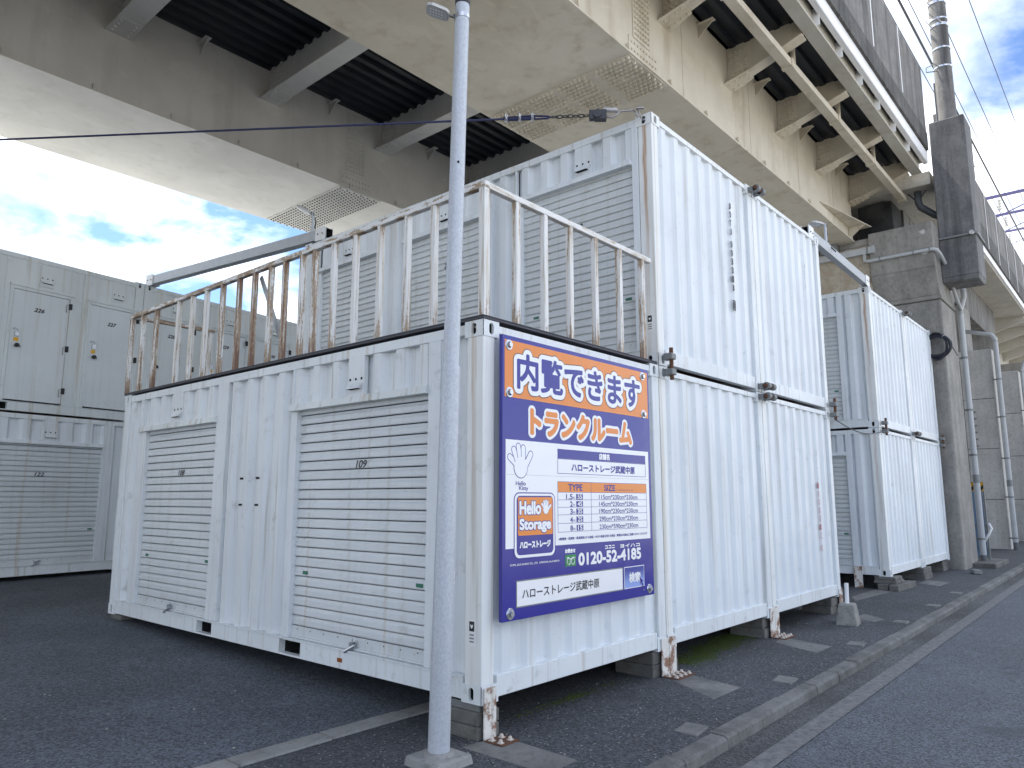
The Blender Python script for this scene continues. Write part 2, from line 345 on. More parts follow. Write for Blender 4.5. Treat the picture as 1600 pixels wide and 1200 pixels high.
def boxpart(name, mat, parent, *b, bevel=0.004): return build(MB().box(*b), name, mat, parent, bevel=bevel)
def thing(name, label, cat, loc=(0, 0, 0), rotz=0, group=None):
    o = bpy.data.objects.new(name, None); COL.objects.link(o); o.location = loc; o.rotation_euler = (0, 0, rotz); o.empty_display_size = 0.2
    return tag(o, label, cat, group)
def tag(o, label, cat, group=None, kind=None):
    o['label'] = label; o['category'] = cat
    if group: o['group'] = group
    if kind: o['kind'] = kind
    return o
def struct(o): o['kind'] = 'structure'; return o
def stuff(o): o['kind'] = 'stuff'; return o

TXT = {}
def text_mesh_data(body, shear=0.0):
    k = (body, shear)
    if k in TXT: return TXT[k]
    c = bpy.data.curves.new('lettering', 'FONT'); c.body = body; c.shear = shear; c.resolution_u = 5
    o = bpy.data.objects.new('lettering', c); COL.objects.link(o); bpy.context.view_layer.update()
    me = bpy.data.meshes.new_from_object(o.evaluated_get(bpy.context.evaluated_depsgraph_get()))
    vs = [(v.co.x, v.co.y) for v in me.vertices]; fs = [tuple(p.vertices) for p in me.polygons]
    bpy.data.objects.remove(o); bpy.data.curves.remove(c); bpy.data.meshes.remove(me)
    x0 = min(v[0] for v in vs); x1 = max(v[0] for v in vs); y0 = min(v[1] for v in vs); y1 = max(v[1] for v in vs)
    TXT[k] = ([((a-x0)/(x1-x0), (b-y0)/(y1-y0)) for a, b in vs], fs); return TXT[k]
def text_on(mb, body, u0, u1, v0, v1, fn, m=0, bold=0.0, nb=6, h=0.0, shear=0.0, dh=0.00008):
    """letters fitted to the box (u0..u1, v0..v1); fn(u, v, h) gives the point; bold = stroke growth"""
    vs, fs = text_mesh_data(body, shear)
    sh = [(0, 0)]+[(math.cos(2*math.pi*i/nb)*bold, math.sin(2*math.pi*i/nb)*bold) for i in range(nb)] if bold else [(0, 0)]
    for i, (a, b) in enumerate(sh):
        mb.add([fn(u0+x*(u1-u0)+a, v0+y*(v1-v0)+b, h+i*dh) for x, y in vs], fs, m)
    return mb

# ------------------------------------------------------------------ ground
def strip(name, mat, x0, x1, rows, nx=1):
    mb = MB()
    for (ya, za), (yb, zb) in zip(rows[:-1], rows[1:]):
        for i in range(nx):
            xa = x0+(x1-x0)*i/nx; xb = x0+(x1-x0)*(i+1)/nx
            mb.quad((xa, ya, za), (xb, ya, za), (xb, yb, zb), (xa, yb, zb))
    return struct(build(mb, name, mat))
KS = 0.0125                                   # the kerb line drifts slightly against the containers
def ky(x, y): return y+KS*(x-1.0)
def slanted(name, mat, x0, x1, ya, yb, z0, z1, slant0=True, slant1=True):
    f = lambda x, y, s_: ky(x, y) if s_ else y
    return struct(build(MB().quad((x0, f(x0, ya, slant0), z0), (x1, f(x1, ya, slant0), z0), (x1, f(x1, yb, slant1), z1), (x0, f(x0, yb, slant1), z1)), name, mat))
strip('ground', 'grey_pavement', -400, 400, [(-400, -0.50), (-7.6, -0.50), (15.0, -0.50), (400, -0.5)])
strip('pavement', 'pale_pavement', -120, 160, [(13.0, 0.10), (120, 0.10)])
strip('storage_yard', 'asphalt_lot', -60, 120, [(0.90, -0.204), (3.0, -0.145), (6.0, -0.055), (10.0, 0.055), (13.0, 0.10)], 1)
slanted('sidewalk', 'asphalt_walk', -60, 120, -1.01, 0.905, -0.238, -0.208, True, False)
slanted('road', 'asphalt_road', -120, 160, -7.4, -1.47, -0.37, -0.324, True, True)
slanted('gutter', 'gutter_mix', -60, 120, -1.475, -1.12, -0.322, -0.318)
slanted('gutter_edge', 'gutter_edge', -60, 120, -1.48, -1.33, -0.3185, -0.3162)
slanted('far_pavement', 'grey_pavement', -120, 160, -40, -7.4, -0.28, -0.28, True, True)
kerb = struct(bpy.data.objects.new('kerb', None)); COL.objects.link(kerb)
kst = MB(); kst.prism([(-1.135, -0.40), (-1.125, -0.258), (-1.105, -0.240), (-0.995, -0.236), (-0.995, -0.40)], lambda a, y, z: (a, y, z), 0.004, 0.597)
kme = kst.mesh('kerb_stone', ['kerb_concrete'])
for i in range(-6, 62):
    o = put('kerb_stone', kme, kerb, (i*0.6, KS*(i*0.6-1.0)+random.uniform(-0.003, 0.003), random.uniform(-0.004, 0.004)), bevel=0.006); o.rotation_euler.z = math.atan(KS)
edg = struct(bpy.data.objects.new('edging_strip', None)); COL.objects.link(edg)
es = MB().box(0.004, 0.648, 0.735, 0.905, -0.30, -0.196); eme = es.mesh('edging_stone', ['edging_concrete'])
for i in range(-8, 4):
    o = put('edging_stone', eme, edg, (-0.61+0.652*i, random.uniform(-0.004, 0.004), random.uniform(-0.003, 0.003)), bevel=0.008); o.rotation_euler.z = random.uniform(-.004, .004)
def swz(y): return -0.238+(y+1.01)/1.915*0.03+0.004
for i, q in enumerate([[(2.32, -0.07), (2.58, -0.08), (2.46, -0.68), (1.94, -0.70)], [(4.53, -0.13), (4.88, -0.10), (4.75, -0.69), (4.31, -0.66)],
                       [(-0.16, 0.02), (0.17, -0.01), (0.16, -0.66), (-0.14, -0.66)], [(8.6, 0.21), (9.0, 0.39), (10.29, 0.38), (10.2, 0.10)], [(6.85, -0.26), (7.35, -0.26), (7.07, -0.60), (6.75, -0.56)],
                       [(11.9, 0.05), (12.6, 0.06), (12.5, -0.35), (11.7, -0.33)]]):
    mb = MB(); z = lambda p: swz(p[1])+0.002
    mb.hexa([(a, b, swz(b)-0.06) for a, b in q][::-1]+[(a, b, swz(b)+0.003) for a, b in q][::-1])
    struct(build(mb, 'concrete_patch', 'patch_concrete', bevel=0.003))
PL = [('nearest the camera', 1.17, -0.90), ('second from the camera', 2.97, -0.86), ('third from the camera', 5.08, -0.84), ('fourth from the camera', 6.97, -0.83), ('fifth from the camera', 8.9, -0.80), ('farthest along the kerb', 10.8, -0.76)]
for nm, x, y in PL:
    o = build(MB().box(-0.12, 0.12, -0.085, 0.085, -0.03, 0.012), 'marker_slab', 'patch_concrete', loc=(x, y+0.02, swz(y)), bevel=0.01); o.rotation_euler.z = random.uniform(-.15, .15)
    tag(o, 'small flat concrete slab set in the sidewalk beside the kerb, '+nm, 'slab', 'small slabs along the kerb')
# moss under the edge of the second container
mb = MB(); random.seed(3)
for i in range(5200):
    x = random.uniform(2.9, 4.75); cy = 0.22-0.10*math.cos((x-2.9)*1.7); y = random.gauss(cy, 0.09)+0.03*math.sin(x*9)
    if random.random() < 0.06: x = random.choice((random.uniform(0.55, 1.9), random.gauss(1.25, 0.12))); y = random.gauss(0.19, 0.035)
    z = swz(y)-0.002; s_ = random.uniform(0.006, 0.015); a = random.uniform(0, 6.28)
    dx_, dy_ = math.cos(a)*s_, math.sin(a)*s_
    mb.add([(x-dx_, y-dy_, z), (x+dy_, y-dx_, z), (x+dx_, y+dy_, z), (x-dy_, y+dx_, z), (x, y, z+s_*random.uniform(0.3, 0.7))], [(0, 1, 4), (1, 2, 4), (2, 3, 4), (3, 0, 4)])
o = stuff(build(mb, 'moss', 'moss')); tag(o, 'green moss on the sidewalk under the container edges', 'moss', kind='stuff')
# small litter / pale grit on the yard and walk
mb = MB(); random.seed(5)
for i in range(420):
    if i < 240: x = random.uniform(-6, 0); y = random.uniform(1, 9); z = -0.204+0.028*(y-0.9)
    else: x = random.uniform(-1, 12); y = random.uniform(-0.9, 0.3); z = swz(y)-0.003
    s_ = random.uniform(0.004, 0.011); mb.bolt((x, y, z), (random.uniform(-.3, .3), random.uniform(-.3, .3), 1), s_, s_*0.8)
o = build(mb, 'grit', 'edging_concrete'); tag(o, 'pale grit scattered over the dark asphalt', 'grit', kind='stuff')

# ------------------------------------------------------------------ containers
CW, CL, CH = 2.434, 6.058, 2.587
def corr(a0, a1, pitch, depth, phase=0.0):
    cr_, sl, iv = 0.33*pitch, 0.16*pitch, 0.35*pitch
    pts = []; a = a0-pitch+phase % pitch
    raw = []
    while a < a1+pitch:
        raw += [(a, 0), (a+cr_, 0), (a+cr_+sl, depth), (a+cr_+sl+iv, depth)]; a += pitch
    def at(x):
        for (p, d), (q, e) in zip(raw[:-1], raw[1:]):
            if p <= x <= q: return d+(e-d)*((x-p)/(q-p) if q > p else 0)
        return 0
    return [(a0, at(a0))]+[r_ for r_ in raw if a0+1e-6 < r_[0] < a1-1e-6]+[(a1, at(a1))]
def wall_mesh(pts, fn, z0, z1): return MB().prism(pts, fn, z0, z1, closed=False)
CACHE = {}
def cached(key, fn):
    if key not in CACHE: CACHE[key] = fn()
    return CACHE[key]
def ringpts(cx, cz, hw, hh, rw, rh, n=24):
    """outer rectangle points and inner slot points by angle"""
    ang = sorted([2*math.pi*i/n for i in range(n)]+[math.atan2(sy*hh, sx*hw) % (2*math.pi) for sx in (-1, 1) for sy in (-1, 1)])
    out, inn = [], []
    for t in ang:
        c, s_ = math.cos(t), math.sin(t)
        k = min(hw/abs(c) if abs(c) > 1e-9 else 1e9, hh/abs(s_) if abs(s_) > 1e-9 else 1e9); out.append((cx+c*k, cz+s_*k))
        L = rh-rw; zz = max(-L, min(L, s_*rh))
        # stadium: half width rw, straight part half length L
        q = Vector((c*rw, s_*rw)); inn.append((cx+c*rw, cz+s_*rw+(L if s_ > 1e-6 else (-L if s_ < -1e-6 else 0))))
    return out, inn
def casting_mesh(sx, sy, bottom):
    """corner casting local to its outer corner; sx, sy = direction from the outer corner into the box"""
    mb = MB(); a, b, h = 0.162, 0.178, 0.118
    X = lambda x: x*sx; Y = lambda y: y*sy
    # faces with slot: x=0 plane (spans y,z) and y=0 plane (spans x,z)
    for (w, fn, rw, rh) in ((b, lambda u, z, d: (X(d), Y(u), z), 0.024, 0.042), (a, lambda u, z, d: (X(u), Y(d), z), 0.024, 0.042)):
        out, inn = ringpts(w/2+0.004, h/2, w/2, h/2, rw, rh); n = len(out)
        out = [(max(0.0, u), z) for u, z in out]
        v = [fn(u, z, 0) for u, z in out]+[fn(u, z, 0) for u, z in inn]+[fn(u, z, 0.022) for u, z in inn]+[fn(u, z, 0.07) for u, z in inn]
        mb.add(v, [(i, (i+1) % n, n+(i+1) % n, n+i) for i in range(n)]); mb.add(v, [(n+i, n+(i+1) % n, 2*n+(i+1) % n, 2*n+i) for i in range(n)])
        mb.add(v, [(2*n+i, 2*n+(i+1) % n, 3*n+(i+1) % n, 3*n+i) for i in range(n)]+[tuple(range(3*n, 4*n))], 1)
    for z in (0, h): mb.quad((X(0), Y(0), z), (X(a), Y(0), z), (X(a), Y(b), z), (X(0), Y(b), z))
    mb.quad((X(a), Y(0), 0), (X(a), Y(b), 0), (X(a), Y(b), h), (X(a), Y(0), h)); mb.quad((X(0), Y(b), 0), (X(a), Y(b), 0), (X(a), Y(b), h), (X(0), Y(b), h))
    return mb
SLAT = 0.0816
def slat_mesh(w, green=None):
    prof = [(0.004, 0.000), (0.004, 0.0065), (-0.012, 0.007), (-0.015, 0.015), (-0.013, 0.052), (-0.004, 0.066), (0.000, 0.0805), (0.004, 0.0810)]
    return MB().prism(prof, lambda a, d, z: (d, a, z), 0, w)
def shutter(parent, y0, y1, zb, zt, num, mat='shutter_paint', numpos=0.5, lock=True, numz=1.59):
    """roller shutter in the x=const front, local coordinates of the container"""
    fx = 0.055
    mb = MB()
    mb.box(fx-0.020, fx+0.006, y0, y1, zb, zb+0.10); mb.box(fx-0.032, fx-0.0205, y0+0.004, y1-0.004, zb+0.004, zb+0.020)
    for k in range(9):
        yy = y0+(y1-y0)*(k+0.5)/9; mb.bolt((fx-0.020, yy, zb+0.075), (-1, 0, 0), 0.006, 0.003, 1)
    root = build(mb, 'roller_shutter', [mat, 'hole_dark'], parent)
    z = zb+0.10; sm = cached(('slat', round(y1-y0, 3), mat), lambda: slat_mesh(y1-y0).mesh('slat', [mat]))
    while z < zt+0.02:
        put('slat', sm, root, (fx+random.uniform(-.001, .001), y0, z)); z += SLAT
    if num:
        w = 0.047*len(num); yc = y0+(y1-y0)*numpos; h_ = 0.075
        zz = zb+0.10+SLAT*round((numz-zb-0.10)/SLAT)+0.0105
        t = text_on(MB(), num, 0, w, 0, h_*0.80, lambda u, v, h: (fx-0.0165-h, yc+w/2-u, zz+v), bold=0.0018, shear=0.25)
        build(t, 'number', 'print_black', root)
    if lock:
        yl = y0+(y1-y0)*0.49; mb = MB(); mb.box(fx-0.05, fx-0.021, yl-0.02, yl+0.02, zb+0.035, zb+0.065)
        mb.tube((fx-0.06, yl+0.06, zb-0.012), (fx-0.045, yl-0.05, zb+0.045), 0.014, n=10)
        mb.path([(fx-0.045, yl-0.05, zb+0.045), (fx-0.045, yl-0.075, zb+0.07), (fx-0.04, yl-0.05, zb+0.08), (fx-0.035, yl-0.02, zb+0.055)], 0.005, 6)
        build(mb, 'padlock', 'steel_bright', root)
    zg = zb+0.10+SLAT*5+0.050
    for yy in (y1-0.21, y0+0.06):
        build(MB().box(fx-0.0165, fx-0.0120, yy, yy+0.075, zg-0.028, zg), 'sticker', 'sticker_green', root)
    return root
def vent(parent, yc, z, w=0.21, mat='container_paint'):
    mb = MB(); x = 0.006
    mb.hexa([(x-0.002, yc-w/2, z), (x+0.04, yc-w/2, z), (x+0.04, yc+w/2, z), (x-0.002, yc+w/2, z), (x-0.002, yc-w/2, z+0.34), (x+0.04, yc-w/2, z+0.34), (x+0.04, yc+w/2, z+0.34), (x-0.002, yc+w/2, z+0.34)])
    hz = z+0.055
    mb.hexa([(x-0.05, yc-w*0.36, hz), (x-0.002, yc-w*0.36, hz), (x-0.002, yc+w*0.36, hz), (x-0.05, yc+w*0.36, hz),
             (x-0.008, yc-w*0.5, hz+0.05), (x-0.002, yc-w*0.5, hz+0.05), (x-0.002, yc+w*0.5, hz+0.05), (x-0.008, yc+w*0.5, hz+0.05)])
    mb.quad((x-0.045, yc-w*0.34, hz-0.001), (x-0.003, yc-w*0.34, hz-0.001), (x-0.003, yc+w*0.34, hz-0.001), (x-0.045, yc+w*0.34, hz-0.001), 1)
    for k in (-0.36, 0, 0.36): mb.tube((x-0.003, yc+w*k, hz+0.085), (x-0.0045, yc+w*k, hz+0.085), 0.012, n=8, m=1)
    return build(mb, 'vent', [mat, 'hole_dark'], parent)
def door_leaf(parent, y0, y1, z0, z1, num, mat):
    fr = MB(); fr.box(-0.012, 0.03, y0-0.05, y0, z0-0.03, z1+0.05); fr.box(-0.012, 0.03, y1, y1+0.05, z0-0.03, z1+0.05); fr.box(-0.026, 0.03, y0-0.06, y1+0.06, z1+0.05, z1+0.085)
    fr.box(-0.012, 0.03, y0, y1, z1, z1+0.05)
    build(fr, 'door_frame', 'grey_green_paint', parent, bevel=0.004)
    d = MB(); d.box(0.002, 0.03, y0+0.006, y1-0.006, z0, z1-0.005)
    for k in (0.32, 0.22): 
        yy = y1-(y1-y0)*k; d.box(-0.003, 0.0015, yy-0.012, yy+0.012, z0+0.02, z1-0.02)
    leaf = build(d, 'door', mat, parent, bevel=0.003)
    for k in (0.93, 0.52, 0.12):
        h = MB(); zz = z0+(z1-z0)*k; h.box(-0.035, 0.0015, y0-0.03, y0+0.015, zz-0.05, zz+0.05); build(h, 'hinge', 'rubber_black', leaf, bevel=0.004)
        h = MB(); h.path([(-0.012, y0+0.04, zz-0.09), (-0.016, y0+0.055, zz-0.11), (-0.012, y0+0.055, zz+0.02), (-0.012, y0+0.03, zz+0.03)], 0.004, 5); build(h, 'stay', 'clamp_grey', leaf)
    yk = y1-0.10; zk = z0+(z1-z0)*0.485
    k = MB(); k.tube((0.0015, yk, zk), (-0.05, yk, zk), 0.018, n=12); k.tube((-0.05, yk, zk), (-0.08, yk, zk), 0.035, 0.030, n=16); k.tube((-0.05, yk, zk), (-0.045, yk-0.05, zk-0.01), 0.012, n=8); build(k, 'knob', 'rubber_black', leaf)
    k = MB(); k.box(-0.0055, 0.0015, yk-0.035, yk+0.035, zk+0.07, zk+0.13); build(k, 'tag', 'sticker_yellow', leaf)
    k = MB(); k.box(-0.03, 0.0015, yk-0.03, yk+0.03, zk+0.15, zk+0.23); k.path([(-0.03, yk, zk+0.22), (-0.045, yk, zk+0.26), (-0.03, yk+0.04, zk+0.28), (-0.01, yk+0.06, zk+0.26)], 0.006, 6); build(k, 'hasp', 'steel_bright', leaf)
    if num:
        w = 0.155; yc = (y0+y1)/2+0.03; zz = z1-0.32
        t = text_on(MB(), num, 0, w, 0, 0.062, lambda u, v, h: (0.0005-h, yc+w/2-u, zz+v), bold=0.004, shear=0.3); build(t, 'number', 'print_black', leaf)
    return leaf
def container(label, loc, rotz=0, openings=(), group=None, paintm='container_paint', endm='container_paint', post='post_paint_faint', rail='container_paint_worn', toprail='container_paint_worn', forks=True, fpitch=0.279, fdepth=0.052, fphase=0.03):
    t = thing('storage_container', label, 'container', loc, rotz, group)
    W_, L_, H_ = CW, CL, CH
    # castings and posts
    for ix, iy in ((0, 0), (1, 0), (0, 1), (1, 1)):
        sx, sy = (1 if ix == 0 else -1), (1 if iy == 0 else -1)
        for iz in (0, 1):
            cm = toprail if (iy == 0 and iz == 1) else rail
            me = cached(('cast', sx, sy, cm), lambda: casting_mesh(sx, sy, 0).mesh('corner_casting', [cm, 'hole_dark']))
            put('corner_casting', me, t, (ix*W_, iy*L_, iz*(H_-0.118)))
        x0, x1 = sorted((ix*W_+sx*0.004, ix*W_+sx*0.125)); y0, y1 = sorted((iy*L_+sy*0.004, iy*L_+sy*0.16))
        boxpart('corner_post', post if (ix, iy) == (0, 0) else rail, t, x0, x1, y0, y1, 0.116, H_-0.116, bevel=0.008)
    # rails
    for ix in (0, 1):
        x0, x1 = (0.005, 0.065) if ix == 0 else (W_-0.065, W_-0.005)
        boxpart('top_rail', rail, t, x0, x1, 0.176, L_-0.176, H_-0.095, H_-0.018)
        mb = MB()
        segs = [(0.176, 2.08), (2.40, 3.59), (3.89, L_-0.176)] if forks else [(0.176, L_-0.176)]
        for a, b in segs: mb.box(x0, x1, a, b, 0.016, 0.155)
        if forks:
            for a, b in ((2.0801, 2.3999), (3.5901, 3.8899)):
                mb.box(x0, x1, a, b, 0.016, 0.03); mb.box(x0, x1, a, b, 0.142, 0.155)
                xx0, xx1 = (x0+0.06, x0+0.5) if ix == 0 else (x1-0.5, x1-0.06)
                mb.quad((xx0, a, 0.03), (xx1, a, 0.03), (xx1, a, 0.142), (xx0, a, 0.142), 1); mb.quad((xx0, b, 0.03), (xx1, b, 0.03), (xx1, b, 0.142), (xx0, b, 0.142), 1)
                mb.quad((xx0, a, 0.142), (xx1, a, 0.142), (xx1, b, 0.142), (xx0, b, 0.142), 1); mb.quad((xx1 if ix == 0 else xx0, a, 0.03), (xx1 if ix == 0 else xx0, b, 0.03), (xx1 if ix == 0 else xx0, b, 0.142), (xx1 if ix == 0 else xx0, a, 0.142), 1)
        xl = (x0-0.012, x0+0.05) if ix == 0 else (x1-0.05, x1+0.012)
        mb.box(*xl, 0.176, L_-0.176, 0.1555, 0.164)
        build(mb, 'bottom_rail', [rail, 'hole_dark'], t)
    for iy in (0, 1):
        y0, y1 = (0.006, 0.08) if iy == 0 else (L_-0.08, L_-0.006)
        boxpart('top_end_rail', toprail if iy == 0 else rail, t, 0.16, W_-0.16, y0, y1, H_-0.080, H_-0.024)
        boxpart('bottom_end_rail', rail, t, 0.16, W_-0.16, y0, y1, 0.026, 0.165)
        s_ = 1 if iy == 0 else -1; yb = 0.016 if iy == 0 else L_-0.016
        me = cached(('end', iy, endm), lambda: wall_mesh(corr(0.12, W_-0.12, 0.268, 0.031, 0.10), lambda z, a, d: (a, yb+s_*d, z), 0.160, H_-0.07).mesh('end_wall', [endm]))
        put('end_wall', me, t)
    # back wall, roof, floor
    put('back_wall', cached(('back', paintm), lambda: wall_mesh(corr(0.15, L_-0.15, 0.279, 0.036), lambda z, a, d: (W_-0.012-d, a, z), 0.15, H_-0.09).mesh('back_wall', [paintm])), t)
    boxpart('roof', paintm, t, 0.03, W_-0.03, 0.05, L_-0.05, H_-0.045, H_-0.030, bevel=0); boxpart('floor', 'rust_steel', t, 0.07, W_-0.07, 0.09, L_-0.09, 0.1435, 0.1545, bevel=0)
    # front wall
    ops = sorted(openings, key=lambda o: o['y0']); fx = 0.014
    fn = lambda z, a, d: (fx+d, a, z)
    cur = 0.155
    for o in ops:
        if o['jr'] > cur+0.03: build(wall_mesh(corr(cur, o['jr']+0.01, fpitch, fdepth, fphase+cur), fn, 0.150, H_-0.09), 'front_wall', paintm, t)
        zt = o['zt']; kind = o.get('kind', 'shutter')
        if kind == 'shutter':
            boxpart('jamb', paintm, t, 0.001, 0.075, o['jr'], o['y0'], 0.165, H_-0.094); boxpart('jamb', paintm, t, 0.001, 0.075, o['y1'], o['jl'], 0.165, zt+0.003)
            boxpart('jamb', paintm, t, 0.001, 0.05, o['jl']-0.02, o['jl'], zt+0.064, H_-0.094)
            mb = MB(); mb.hexa([(-0.035, o['y0']-0.0, zt), (0.07, o['y0'], zt), (0.07, o['jl']+0.01, zt), (-0.035, o['jl']+0.01, zt), (-0.022, o['y0'], zt+0.062), (0.07, o['y0'], zt+0.062), (0.07, o['jl']+0.01, zt+0.062), (-0.022, o['jl']+0.01, zt+0.062)])
            build(mb, 'lintel', 'lintel_grime' if o.get('dirty', 1) else paintm, t, bevel=0.004)
            yv = o.get('vent', (o['y0']+o['y1'])/2)
            build(wall_mesh(corr(o['y0'], o['jl']-0.02, fpitch, fdepth, 0.02+o['y0']), fn, zt+0.05, H_-0.09), 'front_wall', paintm, t)
            vent(t, yv, zt+0.062, mat=paintm)
            shutter(t, o['y0'], o['y1'], 0.165, zt, o.get('num'), o.get('mat', 'shutter_paint'), o.get('np', 0.5), o.get('lock', True), o.get('nz', 1.59))
            cur = o['jl']
        else:
            z0 = o.get('z0', 0.20)
            build(wall_mesh(corr(o['jr'], o['jl'], fpitch, fdepth, 0.02+o['jr']), fn, zt+0.03, H_-0.09), 'front_wall', paintm, t)
            boxpart('wall_panel', paintm, t, 0.012, 0.03, o['jr'], o['y0']-0.051, 0.150, zt+0.03, bevel=0); boxpart('wall_panel', paintm, t, 0.012, 0.03, o['y1']+0.051, o['jl'], 0.150, zt+0.03, bevel=0)
            door_leaf(t, o['y0'], o['y1'], z0, zt, o.get('num'), 'grey_green_door'); vent(t, (o['y0']+o['y1'])/2-0.05, zt+0.13, 0.22, mat=paintm)
            cur = o['jl']
    if cur < L_-0.16: build(wall_mesh(corr(cur-0.005, L_-0.155, fpitch, fdepth, fphase+cur), fn, 0.150, H_-0.09), 'front_wall', paintm, t)
    return t
def info_sticker(t, x, y, z, w=0.055, face='x'):
    mb = MB(); mb.box(x-0.0012, x+0.002, y-w/2, y+w/2, z-0.11, z+0.06); s_ = build(mb, 'sticker', 'sticker_white', t)
    mb = MB(); mb.box(x-0.0022, x-0.0013, y-w*0.42, y+w*0.42, z-0.012, z+0.052); build(mb, 'pictogram', 'print_black', s_)
    mb = MB(); mb.add([(x-0.0028, y+0.012, z+0.034), (x-0.0028, y, z+0.026), (x-0.0028, y-0.012, z+0.034), (x-0.0028, y-0.010, z+0.016), (x-0.0028, y, z+0.004), (x-0.0028, y+0.010, z+0.016)], [(0, 1, 2, 3, 4, 5)]); build(mb, 'pictogram', 'sticker_white', s_)
    mb = MB()
    for k in range(3): mb.box(x-0.0022, x-0.0013, y-w*0.36, y+w*0.36, z-0.040-0.022*k, z-0.030-0.022*k)
    build(mb, 'print_lines', 'clamp_grey', s_)
O = lambda **k: k
c1 = container('white lower container at the front corner, doors 108 and 109, blue sign on its end', (0, 0, 0), 0,
    [O(y0=0.560, y1=2.275, jr=0.435, jl=2.365, zt=2.105, num='109', np=0.478, vent=1.44), O(y0=3.73, y1=5.38, jr=3.52, jl=5.53, zt=2.105, num='108', np=0.47, vent=4.615)], 'white storage containers in the front block', post='post_paint_faint', paintm='front_paint')
info_sticker(c1, 0.004, 0.092, 0.47)
mb = MB(); mb.box(0.0, 0.0045, 1.50, 1.56, 0.065, 0.095); build(mb, 'reflector', 'amber', c1)
for y in (3.19, 2.90):
    for z in (1.525, 1.276): build(MB().box(0.010, 0.064, y-0.03, y+0.03, z-0.010, z+0.010), 'vent_slot', 'hole_dark', c1)
XS = 2.438
c2 = container('white lower container second from the camera, blank corrugated end beside the sign', (XS, 0, 0), 0, [], 'white storage containers in the front block')
c3 = container('white lower container third from the camera, faint red letters down its end', (2*XS, 0.0, 0), 0, [], 'white storage containers in the front block')
u2 = container('white upper container behind the rusty railing, doors 202 and two more', (XS, 0, 2.595), 0,
    [O(y0=0.24, y1=1.70, jr=0.165, jl=1.80, zt=2.085, num='203', np=0.49, lock=False, vent=0.845, dirty=0), O(y0=2.27, y1=3.64, jr=2.17, jl=3.74, zt=2.07, num='201', np=0.485, lock=False, dirty=0), O(y0=4.27, y1=5.60, jr=4.17, jl=5.70, zt=2.06, num='202', np=0.45, lock=False, dirty=0)],
    'white storage containers in the front block', post='post_paint_streaked', toprail='container_paint_rusty')
info_sticker(u2, 0.004, 0.085, 0.44)
u3 = container('white upper container at the far side of the front block, above the red lettered one', (2*XS, 0, 2.595), 0, [], 'white storage containers in the front block')
S3 = 'white storage containers in the block by the pier'
s3o = lambda: [O(y0=0.75-0.16, y1=2.20, jr=0.65-0.16, jl=2.30, zt=2.11, num=None, lock=False, dirty=0)]
s1 = container('white lower container nearer of the two beside the concrete pier, shutter in the gap', (10.446, 0.16, 0), 0, s3o(), S3)
s2 = container('white lower container against the concrete pier', (10.446+XS, 0.16, 0), 0, [], S3)
s3 = container('white upper container with a long rust streak below the steel beam', (10.446, 0.16, 2.595), 0, s3o(), S3, post='post_paint_streaked')
s4 = container('white upper container against the concrete pier, cable coil beside it', (10.446+XS, 0.16, 2.595), 0, [], S3)
# row across the yard, turned 8 degrees
TH = R(8.085); ROW = Vector((0, 10.157, 0)); EX = Vector((math.cos(TH), math.sin(TH), 0))
def rowpt(s_, z): p_ = ROW+EX*s_; return (p_.x, p_.y, z)
ru = dict(kind='door', zt=4.737-2.705-0.05, z0=0.19)
LB = 'grey containers across the yard'
def dr(sr, sl, num, J): return O(y0=J-sl, y1=J-sr, jr=J-sl-0.13, jl=J-sr+0.13, num=num, **ru)
J1 = 1.90
l1 = container('grey upper container across the yard, doors 226 and 227', rowpt(J1, 2.705), R(90)+TH, [dr(0.96, 1.80, '227', J1)|dict(jr=0.165), dr(-0.26, 0.61, '226', J1), dr(-1.50, -0.62, '225', J1), dr(-2.75, -1.87, '224', J1)|dict(jl=5.85)], LB, paintm='grey_green_paint', rail='grey_green_paint', post='grey_green_paint', toprail='grey_green_paint', fpitch=0.52, fdepth=0.012)
J2 = J1+6.06
l2 = container('grey upper container across the yard, seen through the railing', rowpt(J2, 2.705), R(90)+TH, [dr(6.85, 7.72, '232', J2), dr(5.65, 6.52, '231', J2), dr(4.47, 5.33, '230', J2), dr(3.28, 4.18, '229', J2), dr(2.10, 2.96, '228', J2)|dict(jl=5.9)], LB, paintm='grey_green_paint', rail='grey_green_paint', post='grey_green_paint', toprail='grey_green_paint', fpitch=0.52, fdepth=0.012)
l3 = container('white lower container across the yard with wide roller shutter 122', rowpt(J1, 0.114), R(90)+TH, [O(y0=J1-1.385, y1=J1+0.50, jr=J1-1.50, jl=J1+0.62, zt=2.095, num='122', np=0.52, vent=J1-0.50, nz=1.585, dirty=0)], LB, fpitch=0.33)
l4 = container('white lower container across the yard, hidden mostly by the front block', rowpt(J2, 0.114), R(90)+TH, [], LB)

